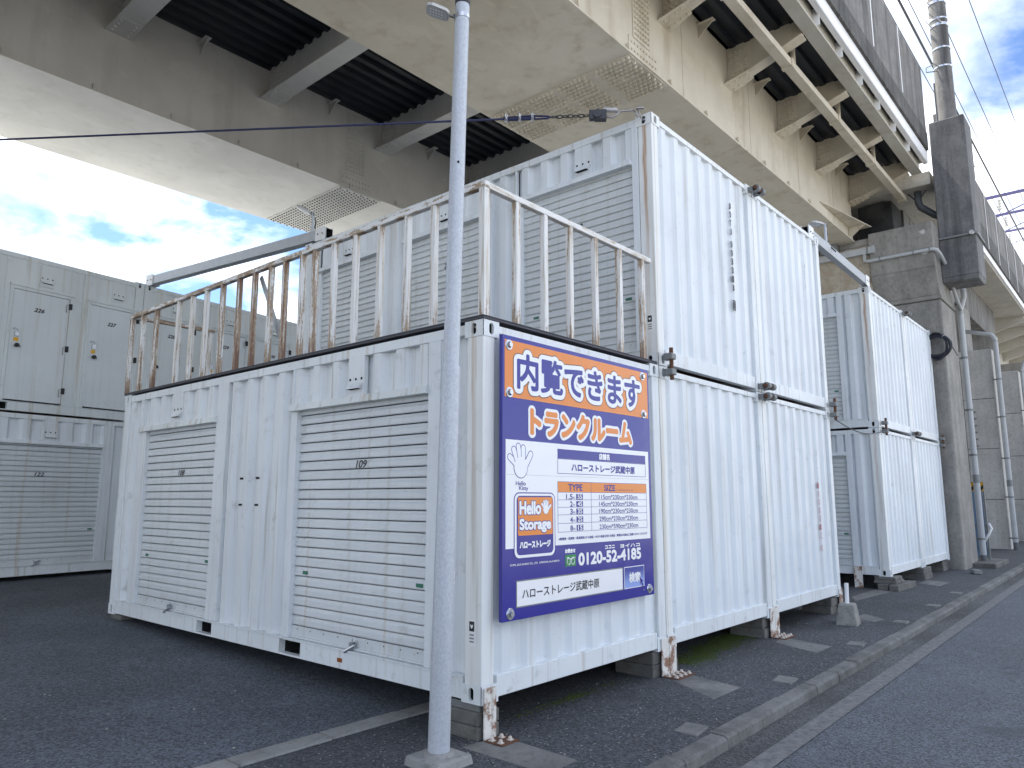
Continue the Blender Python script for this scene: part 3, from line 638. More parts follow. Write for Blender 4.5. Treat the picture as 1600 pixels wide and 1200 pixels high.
# vertical letter columns on the end walls
def column(t, body, x, ztop, ch, cw, mat, gap=1.42, y=0.0128, bold=0.0016):
    mb = MB(); z = ztop
    for c_ in body:
        if c_ == ' ': z -= ch*0.7; continue
        text_on(mb, c_, x-cw/2, x+cw/2, z-ch, z, lambda u, v, h: (u, y-h, v), bold=bold, nb=4); z -= ch*gap
    return build(mb, 'lettering', mat, t)
column(u2, 'JOTU 003313', 1.806, 2.19, 0.074, 0.050, 'print_black')
mb = MB(); zb_ = 0.885
for a, b, c_, d_ in ((1.775, 1.837, zb_, zb_+0.008), (1.775, 1.837, zb_+0.112, zb_+0.12), (1.775, 1.782, zb_+0.008, zb_+0.112), (1.830, 1.837, zb_+0.008, zb_+0.112)): mb.box(a, b, 0.0105, 0.0155, c_, d_)
build(mb, 'letter_frame', 'print_black', u2); mb = MB()
text_on(mb, '0', 1.786, 1.826, zb_+0.02, zb_+0.10, lambda u, v, h: (u, 0.0128-h, v), bold=0.003, nb=4); build(mb, 'lettering', 'print_black', u2)
column(u3, 'JOTU', 1.803, 2.05, 0.07, 0.02, 'print_black', bold=0)
column(c3, 'JOTU', 1.803, 2.00, 0.085, 0.014, 'print_black', bold=0)
column(c3, '1003312 R', 1.803, 1.55, 0.078, 0.034, 'print_red', bold=0.0005)

# ------------------------------------------------------------------ sign
sg = thing('advertising_sign', 'large blue and orange advertising sign on the container end, white table and phone number', 'sign', (0.124, -0.07, 0.515))
GX, GZ = 0.124, 0.515
def sp(u, v, h): return (u-GX, -0.0-h, v-GZ)        # world x, z on the sign face
def srect(name, mat, x0, x1, z0, z1, h0, h1, parent=sg): return build(MB().box(x0-GX, x1-GX, -h1, -h0, z0-GZ, z1-GZ), name, mat, parent)
panel = build(MB().box(0, 1.99, 0.0, 0.03, 0, 1.972), 'panel', 'sign_blue', sg, bevel=0.002)
srect('orange_band', 'sign_orange', 0.146, 2.090, 2.044, 2.455, 0.0, 0.0010)
white = srect('white_field', 'sign_white', 0.158, 2.072, 0.993, 1.744, 0.0, 0.0010)
def stext(body, x0, x1, z0, z1, mat, bold=0.0, h=0.002, name='lettering', nb=8, parent=sg, shear=0): return build(text_on(MB(), body, x0, x1, z0, z1, sp, bold=bold, nb=nb, h=h, shear=shear, dh=0.00004), name, mat, parent)
stext('内覧できます', 0.285, 1.950, 2.120, 2.370, 'sign_outline', 0.050, 0.0013, nb=20); stext('内覧できます', 0.285, 1.950, 2.120, 2.370, 'sign_white', 0.043, 0.0025, nb=20); stext('内覧できます', 0.285, 1.950, 2.120, 2.370, 'sign_blue', 0.0085, 0.0037, nb=8)
stext('トランクルーム', 0.437, 1.795, 1.800, 1.980, 'sign_white', 0.034, 0.0013, nb=20); stext('トランクルーム', 0.437, 1.795, 1.800, 1.980, 'sign_orange', 0.013, 0.0025, nb=10)
def frame_lines(x0, x1, z0, z1, w=0.004, mat='sign_blue', h=0.002, name='ruled_box', parent=sg):
    mb = MB()
    for a in ((x0, x1, z0, z0+w), (x0, x1, z1-w, z1), (x0, x0+w, z0+w, z1-w), (x1-w, x1, z0+w, z1-w)): mb.box(a[0]-GX, a[1]-GX, -h, -0.0008, a[2]-GZ, a[3]-GZ)
    return build(mb, name, mat, parent)
frame_lines(0.748, 2.020, 1.520, 1.634); srect('heading_bar', 'sign_blue', 0.748, 2.020, 1.635, 1.706, 0.0, 0.0020)
stext('店舗名', 1.300, 1.450, 1.648, 1.694, 'sign_white', 0.0028, 0.003); stext('ハローストレージ武蔵中原', 0.925, 1.838, 1.542, 1.602, 'sign_blue', 0.0030, 0.002)
srect('table_heading', 'sign_orange', 0.748, 2.020, 1.381, 1.461, 0.0, 0.0016)
mb = MB()
for z in (1.323, 1.268, 1.212, 1.149, 1.085, 1.380, 1.459): mb.box(0.748-GX, 2.020-GX, -0.0020, -0.0008, z-GZ, z+0.003-GZ)
for x in (0.7455, 1.180, 2.0205): mb.box(x-GX, x+0.0025-GX, -0.0023, -0.0008, 1.0855-GZ, 1.4615-GZ)
build(mb, 'table_rules', 'sign_blue', sg)
stext('TYPE', 0.881, 1.061, 1.395, 1.443, 'sign_blue', 0.002, 0.003); stext('SIZE', 1.366, 1.524, 1.396, 1.444, 'sign_blue', 0.002, 0.003); stext('サイズはおおよそのものです', 1.536, 1.806, 1.398, 1.411, 'sign_blue', 0, 0.003)
rows = [(1.329, '1.5', '5S', '115cm*230cm*230cm'), (1.274, '2', '4S', '145cm*230cm*230cm'), (1.218, '3', '3S', '190cm*230cm*230cm'), (1.157, '4', '2S', '290cm*230cm*230cm'), (1.094, '8', '1S', '230cm*590cm*230cm')]
for z, a, b, c_ in rows:
    stext(a, 0.931-0.030*len(a.replace('.', ''))-(0.02 if '.' in a else 0), 0.931, z, z+0.038, 'sign_blue', 0.0016, 0.002); stext('帖', 0.938, 0.965, z+0.002, z+0.022, 'sign_blue', 0, 0.002)
    srect('size_tag', 'sign_blue', 0.980, 1.068, z-0.002, z+0.041, 0.0, 0.0020); stext(b, 0.996, 1.054, z+0.003, z+0.037, 'sign_white', 0.0012, 0.003)
    stext(c_, 1.290, 1.872, z, z+0.037, 'sign_blue', 0.0006, 0.002)
stext('※動植物・危険物・異臭悪臭のする物品・水分や高温を発する物品・貴重品の収納はご遠慮いただいております', 0.754, 2.018, 1.027, 1.047, 'sign_blue', 0.0006, 0.002)
# logo badge
def rrect(x0, x1, z0, z1, r, n=6):
    pts = []
    for cx, cz, a0 in ((x1-r, z1-r, 0), (x0+r, z1-r, 90), (x0+r, z0+r, 180), (x1-r, z0+r, 270)):
        for i in range(n+1): a = R(a0+90*i/n); pts.append((cx+r*math.cos(a), cz+r*math.sin(a)))
    return pts
def flat(name, mat, pts, h, parent=sg, th=0.0009):
    mb = MB(); n = len(pts); mb.add([sp(u, v, h) for u, v in pts]+[sp(u, v, h-th) for u, v in pts], [tuple(range(n))]+[(i, (i+1) % n, n+(i+1) % n, n+i) for i in range(n)]); return build(mb, name, mat, parent)
badge = flat('logo_badge', 'sign_blue', rrect(0.243, 0.712, 0.918, 1.378, 0.055), 0.0020)
flat('logo_border', 'sign_white', rrect(0.251, 0.704, 0.926, 1.370, 0.048), 0.0028); flat('logo_field', 'sign_blue', rrect(0.272, 0.686, 0.945, 1.354, 0.035), 0.0036)
flat('logo_orange', 'sign_orange', rrect(0.286, 0.678, 1.078, 1.344, 0.012), 0.0044)
for wd, z0, z1, x0, x1 in (('Hello', 1.226, 1.312, 0.304, 0.536), ('Storage', 1.098, 1.190, 0.304, 0.652)):
    stext(wd, x0, x1, z0, z1, 'sign_blue', 0.011, 0.0050, nb=12); stext(wd, x0, x1, z0, z1, 'sign_white', 0.0055, 0.0062, nb=8)
stext('ハローストレージ', 0.306, 0.648, 0.992, 1.036, 'sign_white', 0.0035, 0.0046)
# waving hand mark (large outline hand and the small one in the badge)
def hand(cx, cz, s_, h, tilt=0.0, outline='sign_blue'):
    palm = [(-0.30, -0.42), (-0.12, -0.52), (0.12, -0.50), (0.28, -0.38), (0.33, -0.12), (0.30, 0.10), (-0.36, 0.12), (-0.42, -0.10)]
    fing = [((-0.34, 0.06), (-0.62, 0.30), 0.115), ((-0.20, 0.10), (-0.36, 0.56), 0.115), ((-0.02, 0.12), (-0.08, 0.66), 0.115), ((0.16, 0.10), (0.20, 0.58), 0.11), ((0.26, -0.10), (0.62, 0.30), 0.12)]
    def cap(a, b, r, n=8):
        d = math.atan2(b[1]-a[1], b[0]-a[0]); pts = []
        for i in range(n+1): t = d-math.pi/2+math.pi*i/n; pts.append((b[0]+r*math.cos(t), b[1]+r*math.sin(t)))
        for i in range(n+1): t = d+math.pi/2+math.pi*i/n; pts.append((a[0]+r*math.cos(t), a[1]+r*math.sin(t)))
        return pts
    ct, st_ = math.cos(tilt), math.sin(tilt); tr = lambda P_: [(cx+s_*(x*ct-y*st_), cz+s_*(x*st_+y*ct)) for x, y in P_]
    n = 24; disc = lambda r: [((r)*math.cos(2*math.pi*i/n)*0.98-0.03, (r)*math.sin(2*math.pi*i/n)-0.14) for i in range(n)]
    k = 0
    for a, b, r in fing:
        flat('hand_mark', outline, tr(cap(a, b, r+0.030)), h+0.00010*k, th=0.0004); k += 1
        flat('hand_mark', 'sign_white', tr(cap(a, b, r)), h+0.00010*k, th=0.0001); k += 1
    flat('hand_mark', outline, tr(disc(0.43)), h-0.0001, th=0.0004); flat('hand_mark', 'sign_white', tr(disc(0.40)), h+0.00010*k, th=0.0001)
hand(0.322, 1.580, 0.185, 0.0016, 0.12); hand(0.601, 1.266, 0.080, 0.0050, -0.1)
mb = MB(); pts = [(0.40, 1.482), (0.43, 1.452), (0.455, 1.425)]
stext('Hello', 0.265, 0.372, 1.426, 1.455, 'sign_blue', 0.0008, 0.002); stext('Kitty', 0.300, 0.400, 1.386, 1.420, 'sign_blue', 0.0008, 0.002)
stext('©1976, 2010 SANRIO CO., LTD.  APPROVAL No.S1000918', 0.205, 0.757, 0.874, 0.889, 'sign_white', 0.0004, 0.0012)
stext('お問合せ', 0.832, 0.958, 0.931, 0.960, 'sign_white', 0.0022, 0.0012); srect('dial_badge', 'sign_green', 0.831, 0.966, 0.832, 0.917, 0.0, 0.0016)
mb = MB()
for cx in (0.872, 0.925): mb.path([sp(cx+0.020*math.cos(2*math.pi*i/20), 0.868+0.024*math.sin(2*math.pi*i/20), 0.0022) for i in range(20)], 0.0035, 5, closed=True)
mb.path([sp(0.843, 0.893, 0.0022), sp(0.87, 0.897, 0.0022), sp(0.8985, 0.882, 0.0022), sp(0.927, 0.897, 0.0022), sp(0.955, 0.893, 0.0022)], 0.0035, 5)
build(mb, 'dial_mark', 'sign_white', sg)
stext('0120-52-4185', 1.003, 1.903, 0.833, 0.918, 'sign_white', 0.006, 0.0012); stext('ココニ', 1.364, 1.504, 0.936, 0.961, 'sign_white', 0.002, 0.0012); stext('ヨイハコ', 1.588, 1.891, 0.934, 0.961, 'sign_white', 0.002, 0.0012)
srect('search_edge', 'clamp_grey', 0.268, 1.618, 0.593, 0.776, 0.0, 0.0012); srect('search_box', 'sign_white', 0.277, 1.609, 0.602, 0.767, 0.0, 0.0020)
stext('ハローストレージ武蔵中原', 0.332, 1.268, 0.646, 0.716, 'print_black', 0.0012, 0.0032)
srect('button_edge', 'sign_white', 1.637, 1.952, 0.598, 0.774, 0.0, 0.0012); srect('search_button', 'sign_button', 1.643, 1.946, 0.604, 0.768, 0.0, 0.0020); stext('検索', 1.709, 1.884, 0.646, 0.722, 'sign_white', 0.0035, 0.0032)
CA = [(0, 0), (0.012, -0.062), (0.026, -0.048), (0.062, -0.115), (0.074, -0.107), (0.040, -0.040), (0.058, -0.034)]
flat('cursor', 'sign_white', [(1.868+x*1.12-0.004, 0.686+z*1.08) for x, z in CA], 0.0042); flat('cursor', 'sign_blue', [(1.870+x, 0.680+z) for x, z in CA], 0.0052)
mb = MB(); mb.box(0.165-GX, 2.065-GX, -0.0013, -0.0009, 1.4995-GZ, 1.5010-GZ); build(mb, 'panel_joint', 'clamp_grey', sg)
for x, z in ((0.191, 2.418), (0.196, 2.077), (2.005, 2.416), (2.012, 2.077), (0.208, 0.562), (2.036, 0.568)):
    mb = MB(); mb.tube(sp(x, z, 0.0), sp(x, z, 0.006), 0.040, 0.036, n=20); mb.bolt(sp(x, z, 0.006), (0, -1, 0), 0.026, 0.018); build(mb, 'bolt', 'steel_bright', sg)

# ------------------------------------------------------------------ walkway deck and railing on the front container
mb = MB(); mb.box(-0.008, 2.40, -0.006, 6.07, 2.590, 2.606); mb.box(-0.012, 0.006, -0.010, 6.075, 2.6065, 2.616); mb.box(0.0065, 2.40, -0.010, 0.010, 2.6065, 2.616)
o = build(mb, 'walkway_deck', 'mat_slate', bevel=0.003); tag(o, 'thin dark walkway mat with raised edge on top of the front container', 'deck')
rl = thing('railing', 'rusty white steel railing with flaking paint around the walkway on the front container', 'railing', (0, 0, 2.616))
PY = [6.09, 5.76, 5.39, 4.81, 4.48, 4.16, 3.81, 3.47, 3.17, 2.87, 2.62, 2.33, 2.13, 1.84, 1.53, 1.20, 0.86, 0.55]
pm = MB().box(-0.024, 0.024, -0.024, 0.024, 0, 0.957).mesh('post', ['railing_paint'])
for y in PY: put('post', pm, rl, (0.03, y, 0), bevel=0.004)
put('post', MB().box(-0.030, 0.030, -0.030, 0.030, 0, 0.957).mesh('post', ['railing_paint']), rl, (0.035, 0.03, 0), bevel=0.004)
for x in (0.39, 0.73, 1.07, 1.434, 1.82, 2.21): put('post', pm, rl, (x, 0.03, 0), bevel=0.004)
for x in (0.62, 1.05): put('post', pm, rl, (x, 6.09, 0), bevel=0.004)
boxpart('top_rail', 'railing_paint_rail', rl, 0.004, 0.060, -0.004, 6.12, 0.9575, 1.007, bevel=0.006)
boxpart('top_rail', 'railing_paint_rail', rl, 0.0605, 2.36, 0.004, 0.058, 0.958, 1.0065, bevel=0.006)
boxpart('end_rail', 'railing_paint_rail', rl, 0.0605, 1.10, 6.065, 6.115, 0.958, 1.0065, bevel=0.006)
build(MB().bar((0.085, 3.16, 0.93), (0.10, 2.62, 0.0), 0.012, 0.05), 'brace', 'galvanised_beam', rl)

# ------------------------------------------------------------------ lamp pole in front
px, py = -0.45, -0.08
tx, ty = 0.075, -0.06        # lean over 5 m
def pp(z): k = (z+0.15)/5.15; return (px+tx*k, py+ty*k, z)
pl = thing('steel_pole', 'tall galvanised steel pole on a square concrete base in front of the containers', 'pole', (0, 0, 0))
mb = MB(); mb.tube(pp(-0.15), pp(2.16), 0.066, 0.060, 28); build(mb, 'lower_tube', 'galvanised', pl)
mb = MB(); mb.tube(pp(2.14), pp(2.175), 0.0615, 0.058, 28); build(mb, 'joint_collar', 'galvanised', pl)
mb = MB(); mb.tube(pp(2.176), pp(6.4), 0.0525, 0.047, 28); build(mb, 'upper_tube', 'galvanised', pl)
mb = MB(); mb.tube(pp(4.735), pp(4.775), 0.0525, 0.0525, 24); build(mb, 'tape_band', 'rubber_black', pl)
mb = MB(); mb.hexa([(px-0.155, py-0.155, -0.26), (px+0.155, py-0.155, -0.26), (px+0.155, py+0.155, -0.26), (px-0.155, py+0.155, -0.26), (px-0.14, py-0.14, -0.165), (px+0.14, py-0.14, -0.165), (px+0.14, py+0.14, -0.165), (px-0.14, py+0.14, -0.165)])
build(mb, 'base_block', 'edging_concrete', pl, bevel=0.015)
mb = MB(); mb.tube((px, py, -0.166), (px, py, -0.145), 0.095, 0.075, 20); build(mb, 'mortar_collar', 'edging_concrete', pl)
for z, hgt, rx in ((0.872, 0.040, 0.03), (0.825, 0.018, 0.03)):
    c_ = pp(z); mb = MB(); pts = []
    for i in range(9):
        a = -1.15+0.75*i/8; pts.append((c_[0]+0.0642*math.cos(a), c_[1]+0.0642*math.sin(a)))
    mb.add([(x, y, z-hgt/2) for x, y in pts]+[(x, y, z+hgt/2) for x, y in pts], [(i, i+1, 10+i, 9+i) for i in range(8)]); build(mb, 'tape_patch', 'sticker_white', pl)
mb = MB(); c_ = pp(3.55); mb.tube((c_[0]-0.03, c_[1]-0.038, 3.55), (c_[0]-0.036, c_[1]-0.045, 3.55), 0.008, n=8); build(mb, 'bolt_hole', 'hole_dark', pl)
def floodlight(name, label, base, aim, size=0.3, band=None):
    """flat LED floodlight: housing, lens, yoke"""
    t = thing('floodlight', label, 'floodlight', base)
    b = Vector((0, 0, 0)); a = Vector(aim).normalized(); side = a.cross(Vector((0, 0, 1))).normalized(); nrm = side.cross(a).normalized()
    if nrm.z > 0: nrm = -nrm                                          # lens looks down and out
    c0 = a*(size*0.22)
    def prof(k, w, off): return [c0+a*(size*k)+side*(size*w)+nrm*off, c0+a*(size*k)-side*(size*w)+nrm*off]
    mb = MB(); outline = [(0.0, 0.24), (0.12, 0.36), (0.75, 0.40), (0.95, 0.30), (1.0, 0.12)]
    loop = [(k, w) for k, w in outline]+[(k, -w) for k, w in outline[::-1]]
    P3 = lambda k, w, off: c0+a*(size*k)+side*(size*w)+nrm*off
    n = len(loop)
    mb.add([P3(k, w, size*0.10) for k, w in loop]+[P3(k, w, -size*0.03) for k, w in loop]+[P3(0.5+(k-0.5)*0.75, w*0.7, -size*0.12) for k, w in loop],
           [tuple(range(n))]+[(i, (i+1) % n, n+(i+1) % n, n+i) for i in range(n)]+[(n+i, n+(i+1) % n, 2*n+(i+1) % n, 2*n+i) for i in range(n)]+[tuple(range(2*n, 3*n))])
    h = build(mb, 'housing', 'lamp_alu', t, bevel=0.004)
    mb = MB(); q = [(0.5+(k-0.5)*0.88, w*0.86) for k, w in loop]; mb.add([P3(k, w, size*0.108) for k, w in q], [tuple(range(n))]); build(mb, 'lens', 'lens_glass', h)
    mb = MB()
    for i in range(5):
        for j in range(3): k = 0.30+0.12*i; w = -0.18+0.18*j; mb.bolt(P3(k, w, size*0.110), nrm, size*0.03, size*0.02)
    build(mb, 'led_cluster', 'sign_white', h)
    mb = MB(); mb.bar(b, c0+a*(size*0.10), size*0.10, size*0.06); mb.bar(b+side*size*0.1-a*0.01, b-side*size*0.1-a*0.01, size*0.08, size*0.25); build(mb, 'yoke', 'clamp_grey', t)
    return t
bp = pp(4.64)
fl = floodlight('floodlight', 'white floodlight strapped near the top of the pole, facing left', (bp[0]-0.055*0.757, bp[1]+0.055*0.654, 4.64), (-0.757, 0.654, 0.30), 0.165)
mb = MB(); mb.tube((0, 0, 0), (0, 0, 0.03), 0.0535, n=24); o = build(mb, 'strap', 'steel_bright', fl, (bp[0]-(bp[0]-0.055*0.757), bp[1]-(bp[1]+0.055*0.654), -0.015))
mb = MB(); mb.path([(0.0, 0.0, 0.02), (0.02, -0.01, -0.05), (0.025, -0.012, -0.16)], 0.007, 6); build(mb, 'cable', 'cable_dark', fl)

# ------------------------------------------------------------------ tension rope from the upper container
hook = Vector((2.40, -0.02+0.09, 5.125)); farw = Vector((-1.613, 5.855, 5.25)); rd = (farw-Vector((2.38, 0.12, 5.15))).normalized()
start = Vector((2.36, 0.12, 5.165))
tr_ = thing('tension_rope', 'dark blue rope with chain and lever hoist hooked to the upper container corner', 'rope', tuple(start))
q = lambda d, dz=0: rd*d+Vector((0, 0, dz))
build(MB().path([q(1.02), q(4), q(7.2), q(14)], 0.011, 8), 'rope', 'rope_blue', tr_)
build(MB().path([q(1.35, 0.012), q(1.05, 0.022), q(0.90, 0.012), q(0.86, 0), q(0.90, -0.012), q(1.02, -0.014), q(1.3, -0.016)], 0.010, 8), 'eye_loop', 'rope_blue', tr_)
for d in (1.05, 1.18, 1.32):
    mb = MB(); c_ = q(d, -0.005); mb.box(c_.x-0.015, c_.x+0.015, c_.y-0.015, c_.y+0.015, c_.z-0.022, c_.z+0.018); mb.tube(c_+Vector((0.012, 0, 0.018)), c_+Vector((0.012, 0, 0.055)), 0.006, n=8); mb.tube(c_+Vector((-0.012, 0, 0.018)), c_+Vector((-0.012, 0, 0.055)), 0.006, n=8); mb.path([c_+Vector((0.012, 0, -0.02)), c_+Vector((0, 0, -0.035)), c_+Vector((-0.012, 0, -0.02))], 0.005, 6)
    build(mb, 'rope_clip', 'steel_bright', tr_)
sidev = rd.cross(Vector((0, 0, 1))).normalized()
for i in range(7):
    c_ = q(0.50+i*0.054); u_ = Vector((0, 0, 1)) if i % 2 else sidev
    pts = []
    for k in range(12):
        a = 2*math.pi*k/12; pts.append(c_+rd*(0.034*math.cos(a))+u_*(0.017*math.sin(a)))
    build(MB().path(pts, 0.0055, 6, closed=True), 'chain_link', 'chain_steel', tr_)
mb = MB(); mb.bar(q(0.475), q(0.30), 0.06, 0.10); mb.tube(q(0.39)-sidev*0.05, q(0.39)+sidev*0.05, 0.045, n=18); mb.bar(q(0.42, -0.03), q(0.30, -0.035), 0.075, 0.05); build(mb, 'hoist_body', 'chain_steel', tr_, bevel=0.006)
mb = MB(); mb.bar(q(0.33, 0.055), q(0.19, 0.045), 0.05, 0.03); mb.path([q(0.30, -0.02), q(0.24, -0.03), q(0.17, 0.02), q(0.2, 0.05)], 0.012, 8); build(mb, 'lever', 'hoist_chrome', tr_, bevel=0.004)
mb = MB(); mb.tube(q(0.20, 0.03), q(0.03, 0.04), 0.011, n=10); mb.tube(q(0.0, 0.06), q(-0.07, 0.06), 0.016, n=10); mb.path([q(0.03, 0.04), q(0.0, 0.0), q(-0.01, -0.03), q(-0.03, -0.01)], 0.011, 8); mb.path([q(0.0, 0.06), q(-0.03, 0.01), q(-0.04, -0.05)], 0.006, 6); build(mb, 'hook', 'hoist_chrome', tr_)

# ------------------------------------------------------------------ steel beams bridging the blocks, with floodlights
def channel(name, label, p0, p1, w, h, lampd=None):
    t = thing(name, label, 'beam', p0); p0 = Vector(p0); d = Vector(p1)-p0
    L_ = d.length; d.normalize(); s_ = d.cross(Vector((0, 0, 1))).normalized(); u_ = s_.cross(d)
    mb = MB(); th = 0.006; fn = lambda a, x, z: d*a+s_*x+u_*z
    mb.prism([(-w/2, -h/2), (w/2, -h/2), (w/2, h/2), (-w/2, h/2)], fn, 0, L_, caps=False); mb.prism([(-w/2+th, -h/2+th), (w/2-th, -h/2+th), (w/2-th, h/2-th), (-w/2+th, h/2-th)], fn, 0, L_, 1, caps=False)
    for a in (0, L_):
        for (x0, z0, x1, z1) in ((-w/2, -h/2, w/2, -h/2+th), (-w/2, h/2-th, w/2, h/2), (-w/2, -h/2, -w/2+th, h/2), (w/2-th, -h/2, w/2, h/2)): mb.quad(fn(a, x0, z0), fn(a, x1, z0), fn(a, x1, z1), fn(a, x0, z1))
    build(mb, 'tube', ['galvanised_beam', 'hole_dark'], t)
    for a in (0.12, L_-0.12):
        mb = MB(); c_ = d*a
        mb.bar(c_-d*0.11+s_*(w/2+0.006), c_+d*0.11+s_*(w/2+0.006), 0.010, h*1.3)
        mb.bar(c_-d*0.11-s_*(w/2+0.006), c_+d*0.11-s_*(w/2+0.006), 0.010, h*1.3)
        for k in (-0.05, 0.05):
            for sg_ in (-1, 1): mb.bolt(c_+d*k+s_*sg_*(w/2+0.011), s_*sg_, 0.014, 0.012, 1)
        build(mb, 'end_bracket', ['white_trim', 'clamp_grey'], t)
    return t, d, u_, s_
channel('steel_beam', 'galvanised square beam from the grey containers across the yard to the upper container', (1.99, 10.50, 5.37), (2.52, 5.55, 5.27), 0.13, 0.16)
channel('steel_beam', 'short pale steel beam between the front block and the block by the pier', (7.14, 0.13, 5.285), (10.56, 0.22, 5.275), 0.10, 0.15)
def beam_lamp(label, base, h_, aim):
    t = floodlight('floodlight', label, (base[0], base[1], base[2]+h_), aim, 0.22)
    mb = MB(); mb.tube((0, 0, -h_), (0, 0, 0.03), 0.022, n=12); build(mb, 'stand', 'galvanised', t)
    mb = MB(); mb.box(-0.035, 0.035, -0.035, 0.035, -h_, -h_+0.03); build(mb, 'foot', 'galvanised', t)
    mb = MB(); mb.path([(0.03, 0.0, -0.05), (0.05, -0.01, -0.12), (0.035, 0, -0.2), (0.055, -0.02, -h_+0.02), (0.14, -0.10, -h_-0.10)], 0.010, 6); build(mb, 'cable', 'cable_dark', t)
beam_lamp('small grey floodlight on a stand at the end of the beam above the railing', (2.47, 5.92, 5.355), 0.30, (-0.55, 0.62, 0.42))
beam_lamp('small pale floodlight on a stand above the short beam by the pier', (8.20, 0.16, 5.36), 0.33, (-0.75, 0.62, 0.12))

# ------------------------------------------------------------------ clamps that tie the containers together
def clamp_v(label, x, y, z):
    t = thing('corner_clamp', label, 'clamp', (x, y, z)); 
    for dz in (-0.075, 0.075):
        mb = MB(); mb.hexa([(-0.045, -0.05, dz-0.03), (0.045, -0.05, dz-0.03), (0.035, 0.05, dz-0.035), (-0.035, 0.05, dz-0.035), (-0.045, -0.05, dz+0.03), (0.045, -0.05, dz+0.03), (0.035, 0.05, dz+0.035), (-0.035, 0.05, dz+0.035)]); build(mb, 'jaw', 'clamp_grey', t, bevel=0.010)
    mb = MB(); mb.tube((0, -0.02, -0.15), (0, -0.02, 0.16), 0.020, n=12); build(mb, 'rod', 'rust_steel', t)
def clamp_h(label, x, y, z):
    t = thing('corner_clamp', label, 'clamp', (x, y, z))
    for dx_, dy_ in ((-0.075, 0), (0.075, 0)):
        mb = MB(); mb.tube((dx_-0.03, -0.03, 0), (dx_+0.035, -0.03, 0), 0.042, n=16); mb.box(dx_-0.03, dx_+0.03, -0.03, 0.06, -0.03, 0.03); build(mb, 'jaw', 'clamp_grey', t)
    mb = MB(); mb.tube((-0.14, -0.03, 0), (0.15, -0.03, 0), 0.022, n=12); build(mb, 'rod', 'rust_steel', t)
clamp_v('grey corner clamp with upright rod beside the top of the blue sign', 2.53, -0.065, 2.60)
clamp_h('upper of two horizontal clamps at the middle seam of the front block', 2*XS, -0.07, 2.655)
clamp_h('lower of two horizontal clamps at the middle seam of the front block', 2*XS, -0.07, 2.53)
clamp_h('horizontal clamp on the top seam of the upper containers in front', 2*XS, -0.07, 5.12)
clamp_v('upright clamp at the far edge of the front block, wire tied below it', 3*XS-0.02, -0.065, 2.60)
clamp_v('upright clamp at the near corner of the block by the pier', 10.60, 0.10, 2.60)
clamp_h('horizontal clamp in the middle seam of the block by the pier', 10.446+XS, 0.09, 2.63)
clamp_h('horizontal clamp on the top seam of the block by the pier', 10.446+XS, 0.09, 5.12)
clamp_v('upright clamp at the far edge of the block by the pier', 10.446+2*XS-0.03, 0.10, 2.60)
mb = MB(); A_, B_ = Vector((7.30, -0.07, 2.46)), Vector((10.45, 0.14, 2.50)); mb.path([A_.lerp(B_, k/10)+Vector((0, 0, -0.10*math.sin(math.pi*k/10))) for k in range(11)], 0.008, 6)
o = build(mb, 'tie_wire', 'cable_dark'); tag(o, 'thin slack wire between the two container blocks', 'wire')

# ------------------------------------------------------------------ feet: anchor legs, blocks, shims
def leg(label, x0, x1, y, zg, bolts, zt=0.105):
    t = thing('anchor_bracket', label, 'anchor bracket', ((x0+x1)/2, y, zg)); w = x1-x0
    nl = max(1, round(w/0.13)); pw = w/nl
    for i in range(nl):
        a = -w/2+i*pw+0.004; b = a+pw-0.008; mb = MB(); mb.box(a, b, -0.012, 0.0, 0.008, zt-zg); build(mb, 'leg_plate', 'leg_paint', t, bevel=0.002)
    mb = MB(); mb.box(-w/2, w/2+0.05, -0.17, -0.0125, 0.0, 0.010); build(mb, 'base_plate', 'rust_steel', t, bevel=0.002)
    for i in range(bolts):
        for j in range(2):
            bx = -w/2+0.03+(w-0.03)*(i/max(1, bolts-1)); by = -0.055-0.075*j
            mb = MB(); mb.box(bx-0.018, bx+0.018, by-0.018, by+0.018, 0.0105, 0.015); mb.bolt((bx, by, 0.015), (0, 0, 1), 0.017, 0.016); mb.tube((bx, by, 0.028), (bx, by, 0.034), 0.0125, 0.007, n=8); build(mb, 'bolt', 'bolt_pale', t)
leg('rusty white anchor leg bolted down at the near corner of the front container', 0.012, 0.135, -0.004, swz(-0.05), 2)
leg('pair of rusty anchor legs below the right edge of the blue sign', 2.31, 2.57, -0.004, swz(-0.05), 4)
leg('pair of rusty anchor legs between the second and third containers', 4.75, 5.01, -0.004, swz(-0.05), 4)
leg('rusty anchor leg at the far corner of the front block', 7.17, 7.30, -0.004, swz(-0.05), 2)
o = build(MB().box(10.40, 10.415, 0.60, 0.74, -0.235, 0.155), 'anchor_plate', 'leg_paint', bevel=0.002); tag(o, 'upright painted steel plate under the shutter in the gap between the blocks', 'anchor plate')
def block(label, x0, x1, y0, y1, z0, z1, rot=0, mat='block_concrete', group='concrete blocks under the containers', name='concrete_block'):
    cx, cy = (x0+x1)/2, (y0+y1)/2; o = build(MB().box(x0-cx, x1-cx, y0-cy, y1-cy, 0, z1-z0), name, mat, loc=(cx, cy, z0), bevel=0.010); o.rotation_euler.z = rot; tag(o, label, 'block', group)
zg = -0.222
block('bottom concrete block under the near corner of the front container', -0.015, 0.20, 0.02, 0.42, zg, -0.135)
block('upper concrete block under the near corner of the front container', -0.01, 0.205, 0.025, 0.43, -0.134, -0.047, 0.01)
